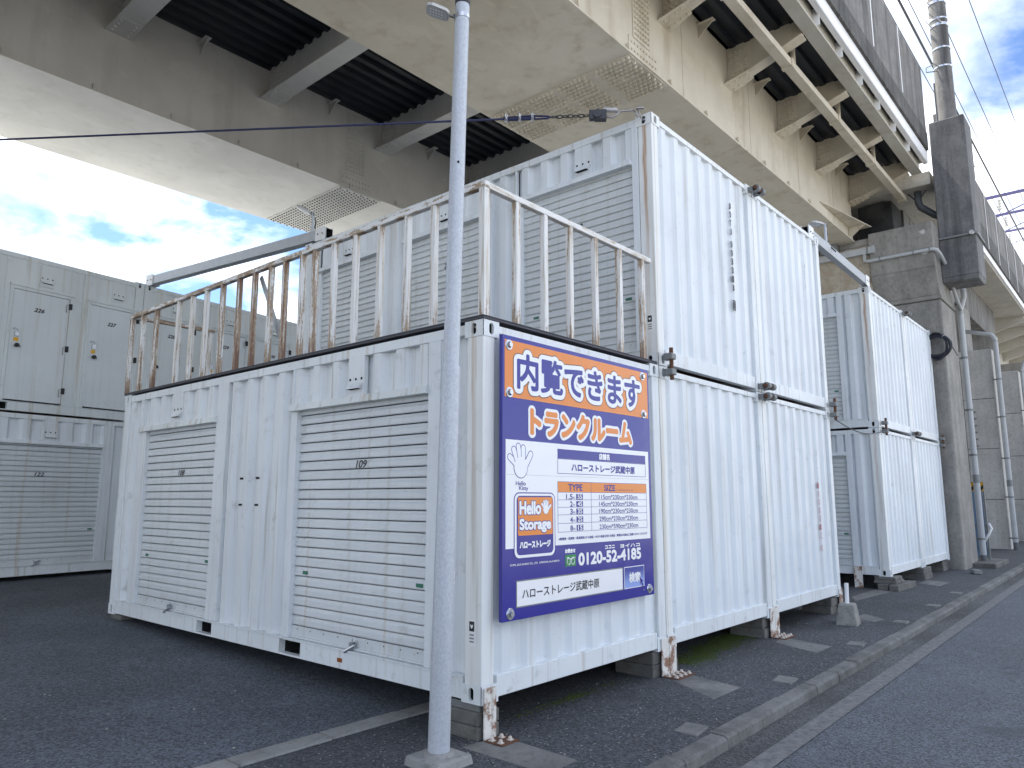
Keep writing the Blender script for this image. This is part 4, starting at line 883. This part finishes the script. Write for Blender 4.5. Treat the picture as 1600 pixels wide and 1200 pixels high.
for i in range(5):
    o = build(MB().box(-0.06, 0.07, -0.13, 0.13, 0, 0.0084), 'shim_plate', 'clamp_grey', loc=(0.075+0.002*i, 0.16+random.uniform(-.006, .006), -0.046+i*0.0089), bevel=0.002); tag(o, '%s grey shim plate of the stack under the near container corner' % ['lowest', 'second lowest', 'middle', 'second highest', 'topmost'][i], 'shim', 'shims under the near corner')
def stack(where, x0, x1, y0, y1, n, zb=zg, zt=-0.002):
    h_ = (zt-zb)/n
    for i in range(n):
        nm = ['bottom', 'top'][i] if n == 2 else ['bottom', 'middle', 'top'][i] if n == 3 else 'single'
        block('%s concrete block %s' % (nm, where), x0+random.uniform(-.006, .006), x1+random.uniform(-.006, .006), y0+random.uniform(-.01, .01), y1, zb+i*h_, zb+(i+1)*h_-0.001, random.uniform(-.02, .02))
stack('behind the anchor legs below the right edge of the sign', 2.22, 2.66, 0.02, 0.42, 2)
stack('behind the anchor legs between the second and third containers', 4.66, 5.12, 0.03, 0.44, 2)
stack('under the far corner of the front block', 6.95, 7.30, 0.03, 0.43, 2)
stack('under the middle seam of the block by the pier', 12.60, 13.25, 0.10, 0.5, 2, -0.225, -0.002)
stack('under the far corner of the block by the pier', 14.75, 15.30, 0.20, 0.6, 2, -0.225, -0.002)
block('long concrete beam lying under the near corner of the block by the pier', 10.28, 11.28, -0.02, 0.13, -0.225, -0.115, -0.05)
block('second long concrete beam beside the first by the pier block', 10.30, 11.35, 0.16, 0.32, -0.225, -0.115, -0.04)
block('lower square concrete slab on the long beams by the pier', 10.40, 10.90, 0.06, 0.42, -0.113, -0.058)
block('upper square concrete slab on the long beams by the pier', 10.44, 10.88, 0.08, 0.42, -0.056, -0.002)
stack('under the far end of the front container', 0.02, 0.40, 5.75, 6.05, 1, -0.06)
ft = thing('sign_foot', 'weathered concrete foot with a short white pipe stub, on the sidewalk', 'concrete foot', (6.35, -0.36, swz(-0.36)))
mb = MB(); mb.hexa([(-0.16, -0.13, -0.01), (0.16, -0.13, -0.01), (0.16, 0.13, -0.01), (-0.16, 0.13, -0.01), (-0.115, -0.09, 0.255), (0.115, -0.09, 0.255), (0.115, 0.09, 0.255), (-0.115, 0.09, 0.255)]); build(mb, 'block', 'foot_concrete', ft, bevel=0.018); 
mb = MB(); mb.tube((0, 0, 0.24), (0.012, -0.005, 0.50), 0.024, n=14); build(mb, 'pipe_stub', 'white_trim', ft)
ft.rotation_euler.z = 0.15

# ------------------------------------------------------------------ viaduct, steel span
vd = thing('viaduct_span', 'steel railway viaduct span with two box girders and dark ribbed deck overhead', 'viaduct', (0, 0, 0))
VX0, VX1 = -40.0, 15.3
ZB, ZT = 7.66, 9.48
def girder(ya, yb, mat, boltm, x1=VX1):
    g = build(MB().box(VX0, x1, ya-0.055, yb+0.055, ZB, ZB+0.028), 'bottom_flange', mat, vd)
    for y in (ya, yb): build(MB().box(VX0, x1, y, y+0.02, ZB+0.0285, ZT), 'girder_web', mat, vd)
    return g
g1 = girder(1.67, 4.33, 'girder_cream', 'girder_cream'); g2 = girder(8.57, 11.28, 'girder_grey', 'bolt_dark')
# splices: bottom plates with bolts, web plates with bolts
def splice(ya, yb, mat, boltm, xa=4.78, xb=5.86, webside=1.67, wdir=-1, dens=34):
    o = build(MB().box(xa, xb, ya, yb, ZB-0.016, ZB-0.0005), 'splice_plate', mat, vd, bevel=0.003)
    mb = MB(); nb = 12
    for i in range(nb):
        x = xa+0.06+(xb-xa-0.12)*(i/(nb-1))+((0.02 if i >= nb//2 else -0.02) if dens > 30 else 0)
        for j in range(dens):
            if j in (8, 9, 17, 25) and dens > 30: continue
            y = ya+0.07+(yb-ya-0.14)*j/(dens-1); mb.bolt((x, y+(0.02 if i % 2 else -0.02), ZB-0.016), (0, 0, -1), 0.031 if dens > 30 else 0.022, 0.034 if dens > 30 else 0.02)
    stuff(build(mb, 'bolt_heads', boltm, o))
    w0, w1 = (webside-0.014, webside-0.0005) if wdir < 0 else (webside+0.0205, webside+0.034)
    o = build(MB().box(4.93, 5.40, w0, w1, ZB+0.35, ZT-0.12), 'splice_plate', mat, vd, bevel=0.003)
    build(MB().box(4.76, 5.62, w0, w1, ZT-0.118, ZT-0.01), 'splice_plate', mat, vd, bevel=0.003); build(MB().box(4.80, 5.60, w0, w1, ZB+0.05, ZB+0.33), 'splice_plate', mat, vd, bevel=0.003)
    mb = MB(); yy = w0 if wdir < 0 else w1; mm = 0
    for i in range(6):
        for j in range(15): mb.bolt((4.98+0.37*i/5+(0.0), yy, ZB+0.42+j*0.088), (0, wdir, 0), 0.026, 0.028)
    for i in range(9):
        for zz in (ZB+0.12, ZB+0.24): mb.bolt((4.86+0.085*i, yy, zz), (0, wdir, 0), 0.022, 0.022)
    stuff(build(mb, 'bolt_heads', mat, o))
splice(1.64, 4.36, 'girder_cream', 'girder_cream', webside=1.67, wdir=-1)
splice(8.55, 11.30, 'girder_grey', 'bolt_dark', webside=8.57, wdir=-1, dens=30)
# clips along the lower web edge, gusset brackets at the top
clip = MB().box(0, 0.012, -0.07, 0, 0, 0.11)
for y in (1.67, 8.57):
    me = MB().hexa([(0, -0.06, 0), (0.012, -0.06, 0), (0.012, -0.001, 0), (0, -0.001, 0), (0, -0.05, 0.11), (0.012, -0.05, 0.11), (0.012, -0.001, 0.11), (0, -0.001, 0.11)]).mesh('clip', ['girder_cream' if y < 5 else 'girder_grey'])
    for i in range(-2, 11): put('clip', me, vd, (-0.2+1.232*i+(0 if y < 5 else 0.3), y, ZB+0.03))
    gm = MB().hexa([(0, -0.02, -0.22), (0.014, -0.02, -0.22), (0.014, -0.001, -0.22), (0, -0.001, -0.22), (0, -0.30, 0), (0.014, -0.30, 0), (0.014, -0.001, 0), (0, -0.001, 0)])
    gm.box(-0.05, 0.064, -0.30, -0.001, 0.0005, 0.012); gme = gm.mesh('gusset', ['girder_cream' if y < 5 else 'girder_grey'])
    for i in range(-2, 4):
        x = (7.07+2.39*i) if y < 5 else (1.75+2.72*i)
        if x < 15: put('gusset', gme, vd, (x, y, ZT-0.17))
# vertical weld seams on the outer web
for x in (6.45, 9.1, 11.6, 13.9): build(MB().box(x, x+0.012, 1.664, 1.6695, ZB+0.03, ZT-0.05), 'weld_seam', 'girder_cream', vd)
# cross beams between the girders
def crossbeam(x):
    zb = 8.80; mb = MB(); mb.box(x-0.19, x+0.19, 4.355, 8.565, zb, zb+0.022); mb.box(x-0.008, x+0.008, 4.355, 8.565, zb+0.0225, ZT); o = build(mb, 'crossbeam', 'girder_grey', vd)
    mb = MB(); mb.hexa([(x-0.19, 8.05, zb-0.014), (x+0.19, 8.05, zb-0.014), (x+0.21, 8.568, zb-0.014), (x-0.21, 8.568, zb-0.014), (x-0.19, 8.05, zb-0.0005), (x+0.19, 8.05, zb-0.0005), (x+0.21, 8.568, zb-0.0005), (x-0.21, 8.568, zb-0.0005)])
    for i in range(2):
        for j in range(4): mb.bolt((x+(-0.12 if i == 0 else 0.12), 8.14+0.11*j, zb-0.014), (0, 0, -1), 0.024, 0.022)
    mb.box(x-0.022, x-0.0085, 8.12, 8.566, zb+0.05, ZT-0.05)
    for i in range(4):
        for j in range(5): mb.bolt((x-0.022, 8.18+0.10*i, zb+0.10+0.11*j), (-1, 0, 0), 0.024, 0.024)
    build(mb, 'connection_plate', 'girder_grey', o)
for i in range(-3, 6): crossbeam(0.40+2.73*i)
# cantilever brackets on the road side
def bracket(x):
    mb = MB(); y1, y0 = 1.668, 0.30; r0, r1 = 8.70, 9.10
    mb.hexa([(x-0.007, y0, r1), (x+0.007, y0, r1), (x+0.007, y1, r0), (x-0.007, y1, r0), (x-0.007, y0, 9.44), (x+0.007, y0, 9.44), (x+0.007, y1, 9.44), (x-0.007, y1, 9.44)])
    mb.hexa([(x-0.12, y0, r1-0.02), (x+0.12, y0, r1-0.02), (x+0.12, y1, r0-0.02), (x-0.12, y1, r0-0.02), (x-0.12, y0, r1-0.0005), (x+0.12, y0, r1-0.0005), (x+0.12, y1, r0-0.0005), (x-0.12, y1, r0-0.0005)])
    o = build(mb, 'bracket', 'girder_cream', vd)
    mb = MB(); mb.hexa([(x-0.15, 1.25, 8.70+0.12-0.036), (x+0.15, 1.25, 8.70+0.12-0.036), (x+0.20, y1, r0-0.036), (x-0.20, y1, r0-0.036), (x-0.15, 1.25, 8.70+0.12-0.0205), (x+0.15, 1.25, 8.70+0.12-0.0205), (x+0.20, y1, r0-0.0205), (x-0.20, y1, r0-0.0205)])
    mb.box(x-0.020, x-0.0075, 1.28, 1.665, 8.86, 9.36)
    for i in range(4):
        for j in range(5): mb.bolt((x-0.020, 1.33+0.09*i, 8.91+0.10*j), (-1, 0, 0), 0.024, 0.026)
    for i in range(2):
        for j in range(4): mb.bolt((x+(-0.09 if i == 0 else 0.09), 1.30+0.10*j, 8.665+0.285*(1.668-1.30-0.10*j)), (0, 0, -1), 0.024, 0.024)
    build(mb, 'connection_plate', 'girder_cream', o)
for i in range(-8, 5): bracket(5.87+2.35*i)
# ribbed deck sheets
def ribbed(y0, y1):
    prof = []; y = y0; k = 0
    while y < y1:
        prof += [(y, 9.50), (min(y+0.09, y1), 9.50), (min(y+0.12, y1), 9.42), (min(y+0.22, y1), 9.42), (min(y+0.25, y1), 9.50)]; y += 0.27
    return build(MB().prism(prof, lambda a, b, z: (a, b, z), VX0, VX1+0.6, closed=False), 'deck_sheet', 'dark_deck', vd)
ribbed(0.30, 1.66); ribbed(4.36, 8.56); ribbed(11.31, 13.2)
build(MB().box(VX0, VX1+0.6, -0.02, 13.6, 9.52, 9.86), 'deck_slab', 'parapet_concrete', vd)
# edge beam: channel and white fascia
mb = MB(); mb.box(VX0, 15.62, 0.08, 0.31, 9.16, 9.185); mb.box(VX0, 15.62, 0.13, 0.15, 9.1855, 9.50); build(mb, 'edge_beam', 'deck_steel_cream', vd)
stm = MB().box(0, 0.014, 0.02, 0.1295, 9.186, 9.50).mesh('edge_stiffener', ['white_trim'])
for i in range(-14, 7): put('edge_stiffener', stm, vd, (1.2*i+7.0, 0, 0))
build(MB().box(VX0, 15.66, -0.06, -0.0205, 9.40, 9.66), 'fascia', 'white_trim', vd)
mb = MB().box(VX0, 15.66, -0.055, 0.04, 9.375, 9.3995); build(mb, 'fascia_lip', 'white_trim', vd)
# parapet panels
for i in range(-20, 4):
    xa = 11.15+2.22*i if i < 2 else 11.15+2.22*i
    xb = min(xa+2.205, 15.62)
    if xa > 15.4: continue
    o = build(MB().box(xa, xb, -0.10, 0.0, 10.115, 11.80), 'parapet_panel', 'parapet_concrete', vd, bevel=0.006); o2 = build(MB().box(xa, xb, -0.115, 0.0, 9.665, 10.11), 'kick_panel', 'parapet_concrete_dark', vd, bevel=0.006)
    build(MB().box(xa-0.035, xa+0.02, -0.107, -0.1005, 10.2, 11.80), 'joint_strip', 'white_trim', vd)
build(MB().box(VX0, 15.62, 13.5, 13.6, 9.87, 11.8), 'parapet_wall', 'parapet_concrete', vd)
# drain duct with collars under the brackets
dd = thing('drain_duct', 'long cream drain duct hanging below the viaduct brackets', 'duct', (0, 0.665, 8.82))
build(MB().box(-14, 16.2, -0.085, 0.085, -0.065, 0.065), 'duct', 'girder_cream', dd, bevel=0.01)
for x in (3.5, 5.95, 8.42, 10.93, 13.4):
    mb = MB(); mb.box(x-0.05, x+0.05, -0.10, 0.10, -0.08, 0.08); build(mb, 'collar', 'girder_cream', dd, bevel=0.006)
    mb = MB(); mb.bar((x+0.02, -0.095, 0.0), (x+0.02, -0.095, 0.24), 0.02, 0.02); mb.bar((x+0.02, -0.095, 0.24), (x+0.02, 0.0, 0.30), 0.02, 0.02, upv=(1, 0, 0)); build(mb, 'hanger', 'girder_cream', dd); build(MB().tube((x+0.35, 0.02, 0.06), (x+0.35, 0.02, 0.60), 0.045, n=10), 'inlet_pipe', 'girder_cream', dd)
mb = MB(); mb.box(16.02, 16.2, -0.095, 0.095, -0.09, -0.066); build(mb, 'end_collar', 'girder_cream', dd)
# haunch wedge near the girder end
mb = MB(); z0 = 7.99
mb.hexa([(12.9, 1.645, z0), (15.28, 1.22, z0-0.02), (15.28, 1.665, z0-0.02), (12.92, 1.665, z0), (12.9, 1.645, z0+0.02), (15.28, 1.22, z0), (15.28, 1.665, z0), (12.92, 1.665, z0+0.02)])
for i in range(6):
    a0, a1 = math.pi/2*i/6, math.pi/2*(i+1)/6
    r_ = lambda a: (15.0-0.0, 1.60-0.34*(1-math.cos(a)), ZB+0.03+0.30*math.sin(a))
    p0, p1 = r_(a0), r_(a1); mb.quad(p0, p1, (p1[0]+0.02, p1[1], p1[2]), (p0[0]+0.02, p0[1], p0[2]))
build(mb, 'haunch_plate', 'girder_cream', vd)
mb = MB(); mb.hexa([(14.95, 1.66, ZB+0.03), (14.97, 1.66, ZB+0.03), (14.97, 1.64, ZB+0.03), (14.95, 1.64, ZB+0.03), (14.95, 1.66, z0-0.022), (14.97, 1.66, z0-0.022), (14.97, 1.28, z0-0.022), (14.95, 1.28, z0-0.022)]); build(mb, 'haunch_rib', 'girder_cream', vd)

# ------------------------------------------------------------------ pier beside the container block
pr = thing('concrete_pier', 'dark weathered concrete viaduct pier behind the far container block', 'pier', (15.45, -0.1, -0.3))
X = lambda x: x-15.45; Yp = lambda y: y+0.1; Zp = lambda z: z+0.3
def pbox(name, mat, x0, x1, y0, y1, z0, z1, bevel=0.02): return build(MB().box(X(x0), X(x1), Yp(y0), Yp(y1), Zp(z0), Zp(z1)), name, mat, pr, bevel=bevel)
pbox('column', 'pier_concrete', 15.45, 17.05, -0.10, 2.6, -0.35, 5.95, 0.05)
pbox('ledge', 'pier_concrete', 15.42, 17.07, -0.12, 2.61, 5.951, 6.05)
mb = MB(); mb.hexa([(X(15.45), Yp(-0.1), Zp(6.051)), (X(17.05), Yp(-0.1), Zp(6.051)), (X(17.05), Yp(1.30), Zp(6.051)), (X(15.45), Yp(1.30), Zp(6.051)), (X(15.20), Yp(-0.1), Zp(6.68)), (X(17.3), Yp(-0.1), Zp(6.68)), (X(17.3), Yp(1.30), Zp(6.68)), (X(15.20), Yp(1.30), Zp(6.68))]); build(mb, 'cap_haunch', 'pier_concrete', pr, bevel=0.015)
pbox('cap_block', 'pier_concrete', 15.20, 17.3, -0.10, 1.30, 6.681, 7.78, 0.02)
pbox('cap_beam', 'pier_concrete_cream', 15.26, 17.2, 1.302, 12.2, 4.2, 7.52, 0.02)
pbox('rear_column', 'pier_concrete_cream', 15.55, 17.0, 9.2, 12.0, -0.3, 4.199, 0.03)
pbox('bearing_ledge', 'pier_concrete', 15.26, 17.2, 1.302, 2.0, 7.521, 7.70, 0.015)
for y in (2.2, 3.8, 9.0, 10.7): pbox('bearing', 'clamp_grey', 15.0, 15.28 if False else 15.25, y-0.2, y+0.2, 7.45, 7.655, 0.01)
pbox('stop_block', 'black_stained_concrete', 16.3, 17.2, 0.95, 1.78, 7.79, 8.92, 0.03)
pbox('mast_pedestal', 'pier_concrete_dark', 15.85, 16.75, -0.86, -0.102, 7.50, 10.48, 0.03)
mb = MB(); mb.hexa([(X(15.87), Yp(-0.84), Zp(6.40)), (X(16.70), Yp(-0.84), Zp(6.40)), (X(16.70), Yp(-0.102), Zp(6.40)), (X(15.87), Yp(-0.102), Zp(6.40)), (X(15.84), Yp(-0.87), Zp(6.52)), (X(16.76), Yp(-0.87), Zp(6.52)), (X(16.76), Yp(-0.102), Zp(6.52)), (X(15.84), Yp(-0.102), Zp(6.52))]); mb.box(X(15.84), X(16.76), Yp(-0.87), Yp(-0.102), Zp(6.5205), Zp(7.455)); build(mb, 'pedestal_foot', 'pier_concrete_dark', pr, bevel=0.02)
mb = MB(); mb.box(X(15.80), X(16.80), Yp(-0.91), Yp(-0.103), Zp(7.456), Zp(7.499)); build(mb, 'steel_band', 'clamp_grey', pr)
mb = MB(); mb.tube((X(15.80), Yp(-0.80), Zp(7.478)), (X(15.72), Yp(-0.80), Zp(7.478)), 0.05, n=14); build(mb, 'band_bolt', 'lamp_alu', pr)
for z in (7.55, 7.05):
    mb = MB(); n = 9; a0 = random.random(); mb.add([(X(15.198), Yp(0.10+0.07*random.uniform(0.6, 1.2)*math.cos(6.283*i/n+a0)), Zp(z+0.06*random.uniform(0.6, 1.3)*math.sin(6.283*i/n+a0))) for i in range(n)], [tuple(range(n))]); build(mb, 'mortar_spot', 'lamp_alu', pr)
# conduit and duct on the pier cap
cd = thing('conduit', 'pale grey conduit pipe running around the pier cap', 'conduit', (15.16, 1.3, 7.1))
cpt = [(15.15, 1.40, 7.27), (15.15, 1.40, 7.10), (15.15, 1.30, 7.08), (15.15, -0.08, 7.075), (15.17, -0.16, 7.05), (15.35, -0.19, 6.98), (16.0, -0.19, 6.85), (16.25, -0.19, 6.6), (16.75, -0.22, 6.15), (17.0, -0.24, 5.95)]
build(MB().path([(a-15.16, b-1.3, c_-7.1) for a, b, c_ in cpt], 0.042, 10), 'pipe', 'pipe_grey', cd)
for y in (1.05, 0.32, -0.02): build(MB().box(-0.055, 0.04, y-1.3-0.012, y-1.3+0.012, -0.075, 0.03), 'clip', 'clamp_grey', cd)
dk = thing('cable_duct', 'square pale grey cable duct on the cream face of the pier', 'duct', (15.18, 1.2, 7.35))
build(MB().box(-0.06, 0.04, 0.0, 3.6, -0.08, 0.08), 'duct', 'pipe_grey', dk, bevel=0.006); build(MB().box(-0.068, 0.045, 0.10, 0.14, -0.088, 0.088), 'collar', 'clamp_grey', dk); build(MB().box(-0.075, 0.05, -0.05, -0.001, -0.09, 0.09), 'end_cap', 'pipe_grey', dk)
# coil of cable
co = thing('cable_coil', 'coil of black cable hung on the pier face beside the upper container', 'cable coil', (15.38, 0.0, 4.80))
random.seed(11)
for k in range(16):
    r1, r2 = random.uniform(0.19, 0.31), random.uniform(0.20, 0.32); ox = -0.03-0.008*k
    build(MB().path([(ox+random.uniform(-.006, .006), 0.04+r1*math.cos(2*math.pi*i/28), r2*math.sin(2*math.pi*i/28)) for i in range(28)], 0.014, 6, closed=True), 'loop', 'cable_dark', co)
build(MB().path([(-0.08, -0.02, 0.27), (-0.08, -0.12, 0.26), (-0.06, -0.2, 0.12), (0.1, -0.24, -0.02), (0.9, -0.20, -0.10)], 0.012, 6), 'tail', 'cable_dark', co)
for a in (0.9, 2.2): build(MB().path([(0.0, 0.04+0.20*math.cos(a), 0.21*math.sin(a)), (-0.16, 0.04+0.23*math.cos(a), 0.24*math.sin(a)), (-0.16, 0.04+0.28*math.cos(a), 0.29*math.sin(a)), (0.0, 0.04+0.30*math.cos(a), 0.31*math.sin(a))], 0.008, 5), 'tie', 'lamp_alu', co)
# dark downpipe under the deck end
o = thing('drain_elbow', 'dark grey drain pipe elbow under the deck end behind the pedestal', 'pipe', (16.35, 0.35, 8.7))
build(MB().path([(0, 0, 0.35), (0, 0, 0.0), (0.02, -0.04, -0.12), (0.15, -0.30, -0.35), (0.3, -0.75, -0.62)], 0.085, 14), 'pipe', 'pipe_dark', o); build(MB().tube((0, 0, 0.30), (0, 0, 0.42), 0.12, 0.12, 14), 'socket', 'pipe_dark', o)
for s_ in (-1, 1): build(MB().bar((0, 0.30*s_, 0.40), (0, 0.02, 0.02), 0.03, 0.03, upv=(1, 0, 0)), 'brace', 'cable_dark', o)

# ------------------------------------------------------------------ concrete mast on the pedestal
ms = thing('concrete_mast', 'tall round concrete mast with steel bands standing on the pier pedestal', 'mast', (16.3, -0.46, 10.48))
build(MB().tube((0, 0, 0), (0, 0, 9), 0.205, 0.175, 24), 'shaft', 'parapet_concrete', ms)
for z in (2.35, 1.55, 1.05):
    build(MB().tube((0, 0, z+0.45), (0, 0, z+0.49), 0.208, n=24), 'band', 'steel_bright', ms)
for z in (3.85, 3.25, 2.62):
    b_ = build(MB().tube((0, 0, z), (0, 0, z+0.07), 0.208, n=24), 'step_band', 'steel_bright', ms)
    build(MB().path([(-0.19, -0.10, z+0.03), (-0.30, -0.02, z+0.15), (-0.30, 0.22, z+0.15), (-0.15, 0.15, z+0.03)], 0.012, 6), 'foot_loop', 'steel_bright', b_)
build(MB().path([(-0.20, 0.05, 1.50), (-0.32, 0.12, 1.55), (-0.36, 0.30, 1.50), (-0.28, 0.32, 1.42), (-0.18, 0.10, 1.42)], 0.014, 6), 'cable_ring', 'clamp_grey', ms)
build(MB().tube((-0.02, 0.215, 0.0), (-0.02, 0.215, 1.2), 0.025, n=8), 'ground_pipe', 'pipe_dark', ms)

# ------------------------------------------------------------------ concrete span beyond the pier, further piers
v2 = thing('viaduct_span', 'pale concrete viaduct span with grey parapet receding beyond the pier', 'viaduct', (17.4, 0, 7.5))
def vb(name, mat, x0, x1, y0, y1, z0, z1, bevel=0.0): return build(MB().box(x0-17.4, x1-17.4, y0, y1, z0-7.5, z1-7.5), name, mat, v2, bevel=bevel)
vb('slab', 'slab_cream', 15.95, 33, -0.02, 13.5, 8.98, 9.3)
vb('girder', 'parapet_concrete', 17.35, 31.8, 0.92, 4.9, 7.72, 8.979, 0.02); vb('girder', 'far_concrete', 17.35, 31.8, 8.4, 12.2, 7.72, 8.979, 0.02)
vb('fascia', 'white_trim', 17.0, 60, -0.10, -0.0205, 9.02, 9.24)
for i in range(20):
    xa = 17.0+2.22*i; vb('parapet_panel', 'parapet_concrete', xa, xa+2.20, -0.14, -0.03, 9.86, 11.22, 0.01); vb('kick_panel', 'parapet_concrete_dark', xa, xa+2.20, -0.15, -0.03, 9.242, 9.855, 0.01); vb('joint_strip', 'white_trim', xa-0.04, xa+0.02, -0.156, -0.1505, 9.3, 11.22)
# steel span further on
vb('far_slab', 'slab_cream', 33.05, 62, -0.02, 13.5, 8.98, 9.3)
vb('far_girder', 'deck_steel_cream', 33.0, 62, 1.8, 4.6, 7.3, 8.979)
for i in range(11):
    x = 33.4+2.4*i; mb = MB(); mb.hexa([(x-17.4, 0.05, 8.75-7.5), (x+0.25-17.4, 0.05, 8.75-7.5), (x+0.25-17.4, 1.79, 8.25-7.5), (x-17.4, 1.79, 8.25-7.5), (x-17.4, 0.05, 1.479), (x+0.25-17.4, 0.05, 1.479), (x+0.25-17.4, 1.79, 1.479), (x-17.4, 1.79, 1.479)]); build(mb, 'far_bracket', 'deck_steel_cream', v2)
def far_pier(label, x, y0, y1, zt):
    t = thing('concrete_pier', label, 'pier', (x, y0, -0.3)); L_ = y1-y0
    mb = MB(); mb.box(0, 1.5, 0, L_, 0, zt+0.3); build(mb, 'wall', 'far_concrete', t, bevel=0.04)
    mb = MB()
    for z in (1.6, 3.2, 4.8):
        mb.box(-0.004, 0.001, 0.05, L_, z, z+0.02)
    for y in (0.9, 1.9): mb.box(-0.004, 0.001, y, y+0.015, 0.1, zt)
    build(mb, 'form_joint', 'parapet_concrete_dark', t)
    mb = MB()
    for k in range(6): mb.tube((-0.001, 0.62, 4.4-0.22*k), (-0.03, 0.62, 4.4-0.22*k), 0.035, n=8)
    build(mb, 'anchor_stub', 'clamp_grey', t)
    for y in (1.2, 4.0, 8.3): build(MB().box(0.1, 1.4, y-0.5, y+0.5, zt+0.301, 8.02), 'bearing_block', 'pier_concrete', t, bevel=0.02)
    return t
far_pier('pale concrete pier wall second from the camera with joint lines', 24.0, 0.12, 9.0, 6.12)
far_pier('pale concrete pier wall third from the camera', 29.5, 0.05, 9.0, 6.12)
far_pier('pale concrete pier wall farthest along the road', 38.0, 0.0, 9.0, 6.12)
def downpipe(label, x, y, zt, r, top=None, bands=(0.9, 2.4, 3.9), zb=-0.24):
    t = thing('downpipe', label, 'pipe', (x, y, zb)); build(MB().tube((0, 0, 0.25), (0, 0, zt-zb), r, n=16), 'pipe', 'pipe_grey', t); build(MB().tube((0, 0, 0), (0, 0, 0.25), r*0.95, n=16), 'foot_pipe', 'pipe_dark', t)
    for b in bands:
        mb = MB(); mb.tube((0, 0, b), (0, 0, b+0.05), r*1.12, n=16); mb.box(-0.02, 0.02, 0.0, 0.16, b+0.005, b+0.045); build(mb, 'clamp', 'clamp_grey', t)
    mb = MB(); mb.tube((0, 0, 1.95), (0, 0, 2.15), r*1.06, n=16); build(mb, 'sleeve', 'clamp_grey', t)
    if top: build(MB().path([(0, 0, zt-zb)]+[(a, b, c_-zb) for a, b, c_ in top], r*0.92, 12), 'upper_bend', 'pipe_grey', t)
    return t
downpipe('pale grey downpipe beside the dark pier', 17.25, -0.18, 5.9, 0.070, [(0.0, 0.0, 6.0), (0.05, -0.04, 6.15), (0.05, -0.10, 6.35), (-0.1, -0.12, 6.5)], (0.6, 2.6, 3.7, 5.0))
downpipe('pale grey downpipe on the second pier', 23.9, -0.02, 6.3, 0.075, [(0, 0, 6.4), (0.02, 0.1, 6.55), (0.02, 0.8, 6.75)], (0.35, 1.6, 2.8, 4.1, 5.3))
downpipe('thin grey downpipe on the third pier', 29.4, -0.08, 6.0, 0.062, [(0, 0, 6.1), (0, -0.1, 6.4), (0.3, -0.5, 6.9)], (0.6, 2.0, 3.4, 4.8))
# blue panel with black and yellow board behind the pipe
bpn = thing('blue_gate', 'narrow blue steel gate with black and yellow striped board beside the pier', 'gate', (17.75, 0.02, -0.24))
build(MB().box(0, 0.03, -0.22, 0.09, 0.15, 1.75), 'panel', 'blue_panel', bpn); build(MB().box(-0.012, -0.001, -0.26, 0.13, 1.76, 1.98), 'striped_board', 'tiger_stripe', bpn)
for y in (-0.25, 0.12): build(MB().box(-0.02, 0.04, y-0.02, y+0.02, 0, 1.758), 'post', 'clamp_grey', bpn)
for z in (0.15, 0.9): build(MB().box(-0.03, -0.0005, -0.24, 0.11, z, z+0.04), 'crossbar', 'clamp_grey', bpn)
build(MB().path([(-0.06, -0.30, 0.98), (-0.10, -0.36, 0.86), (-0.10, -0.28, 0.70), (-0.10, -0.16, 0.50), (-0.08, -0.10, 0.38)], 0.03, 8), 'wrapped_handle', 'sticker_white', bpn)
o = build(MB().box(16.3, 18.2, -0.55, -0.02, -0.25, -0.12), 'pipe_plinth', 'block_concrete', bevel=0.02); tag(o, 'low concrete plinth at the foot of the downpipe by the dark pier', 'plinth')
o = build(MB().box(-0.16, 0.16, -0.08, 0.08, 0, 0.09), 'broken_brick', 'edging_concrete', loc=(14.7, -0.42, swz(-0.42)), bevel=0.02); o.rotation_euler = (0.05, 0.03, 0.35); tag(o, 'pale broken concrete lump lying near the kerb by the pier', 'rubble')

# ------------------------------------------------------------------ overhead line
def wire(label, yz, x0=-10, x1=60, z=14.5, r=0.02, sag=0.0):
    d = yz; y = -3.4594+d*(z-1.3329); mb = MB(); mb.path([(x0+(x1-x0)*k/8, y, z-sag*math.sin(math.pi*k/8)) for k in range(9)], r, 6); o = build(mb, 'overhead_wire', 'cable_dark'); tag(o, label, 'wire', 'overhead railway wires')
wire('thin overhead wire just above the parapet, left of the mast', 0.320, z=13.6, r=0.012); wire('thick dark overhead cable passing behind the mast', 0.296, z=14.0, r=0.032); wire('thin overhead wire close beside the thick cable', 0.281, z=14.6, r=0.012); wire('thin overhead wire leaving the mast to the right', 0.243, z=15.5, r=0.013); wire('topmost thin overhead wire across the blue sky', 0.188, z=16.5, r=0.013)
for lab, x, y0, z in (('nearest purple steel gantry beam over the railway', 34, 1.16, 14.65), ('middle purple steel gantry beam over the railway', 42, 1.8, 16.4), ('farthest purple steel gantry beam over the railway', 52, 2.7, 18.5)):
    t = thing('catenary_gantry', lab, 'gantry', (x, y0, 9.3), group='purple gantries over the railway')
    mb = MB(); mb.box(-0.05, 0.05, -9, 1.5, z-9.3-0.06, z-9.3+0.06); build(mb, 'beam', 'catenary_purple', t); mb = MB(); mb.tube((0, 1.4, 0), (0, 1.4, z-9.3+0.5), 0.16, n=12); build(mb, 'post', 'parapet_concrete', t)
    for y in (-0.6, -2.2, -4.0):
        mb = MB(); 
        for k in range(4): mb.tube((0, y, z-9.3-0.22-0.13*k), (0, y, z-9.3-0.28-0.13*k), 0.10, 0.05, n=10)
        mb.tube((0, y, z-9.3-0.1), (0, y, z-9.3-0.7), 0.02, n=6); build(mb, 'insulator', 'lamp_alu', t)
    mb = MB(); mb.bar((0, 1.4, z-9.3-1.6), (0, -3.0, z-9.3-0.1), 0.04, 0.04, upv=(1, 0, 0)); build(mb, 'stay', 'catenary_purple', t)
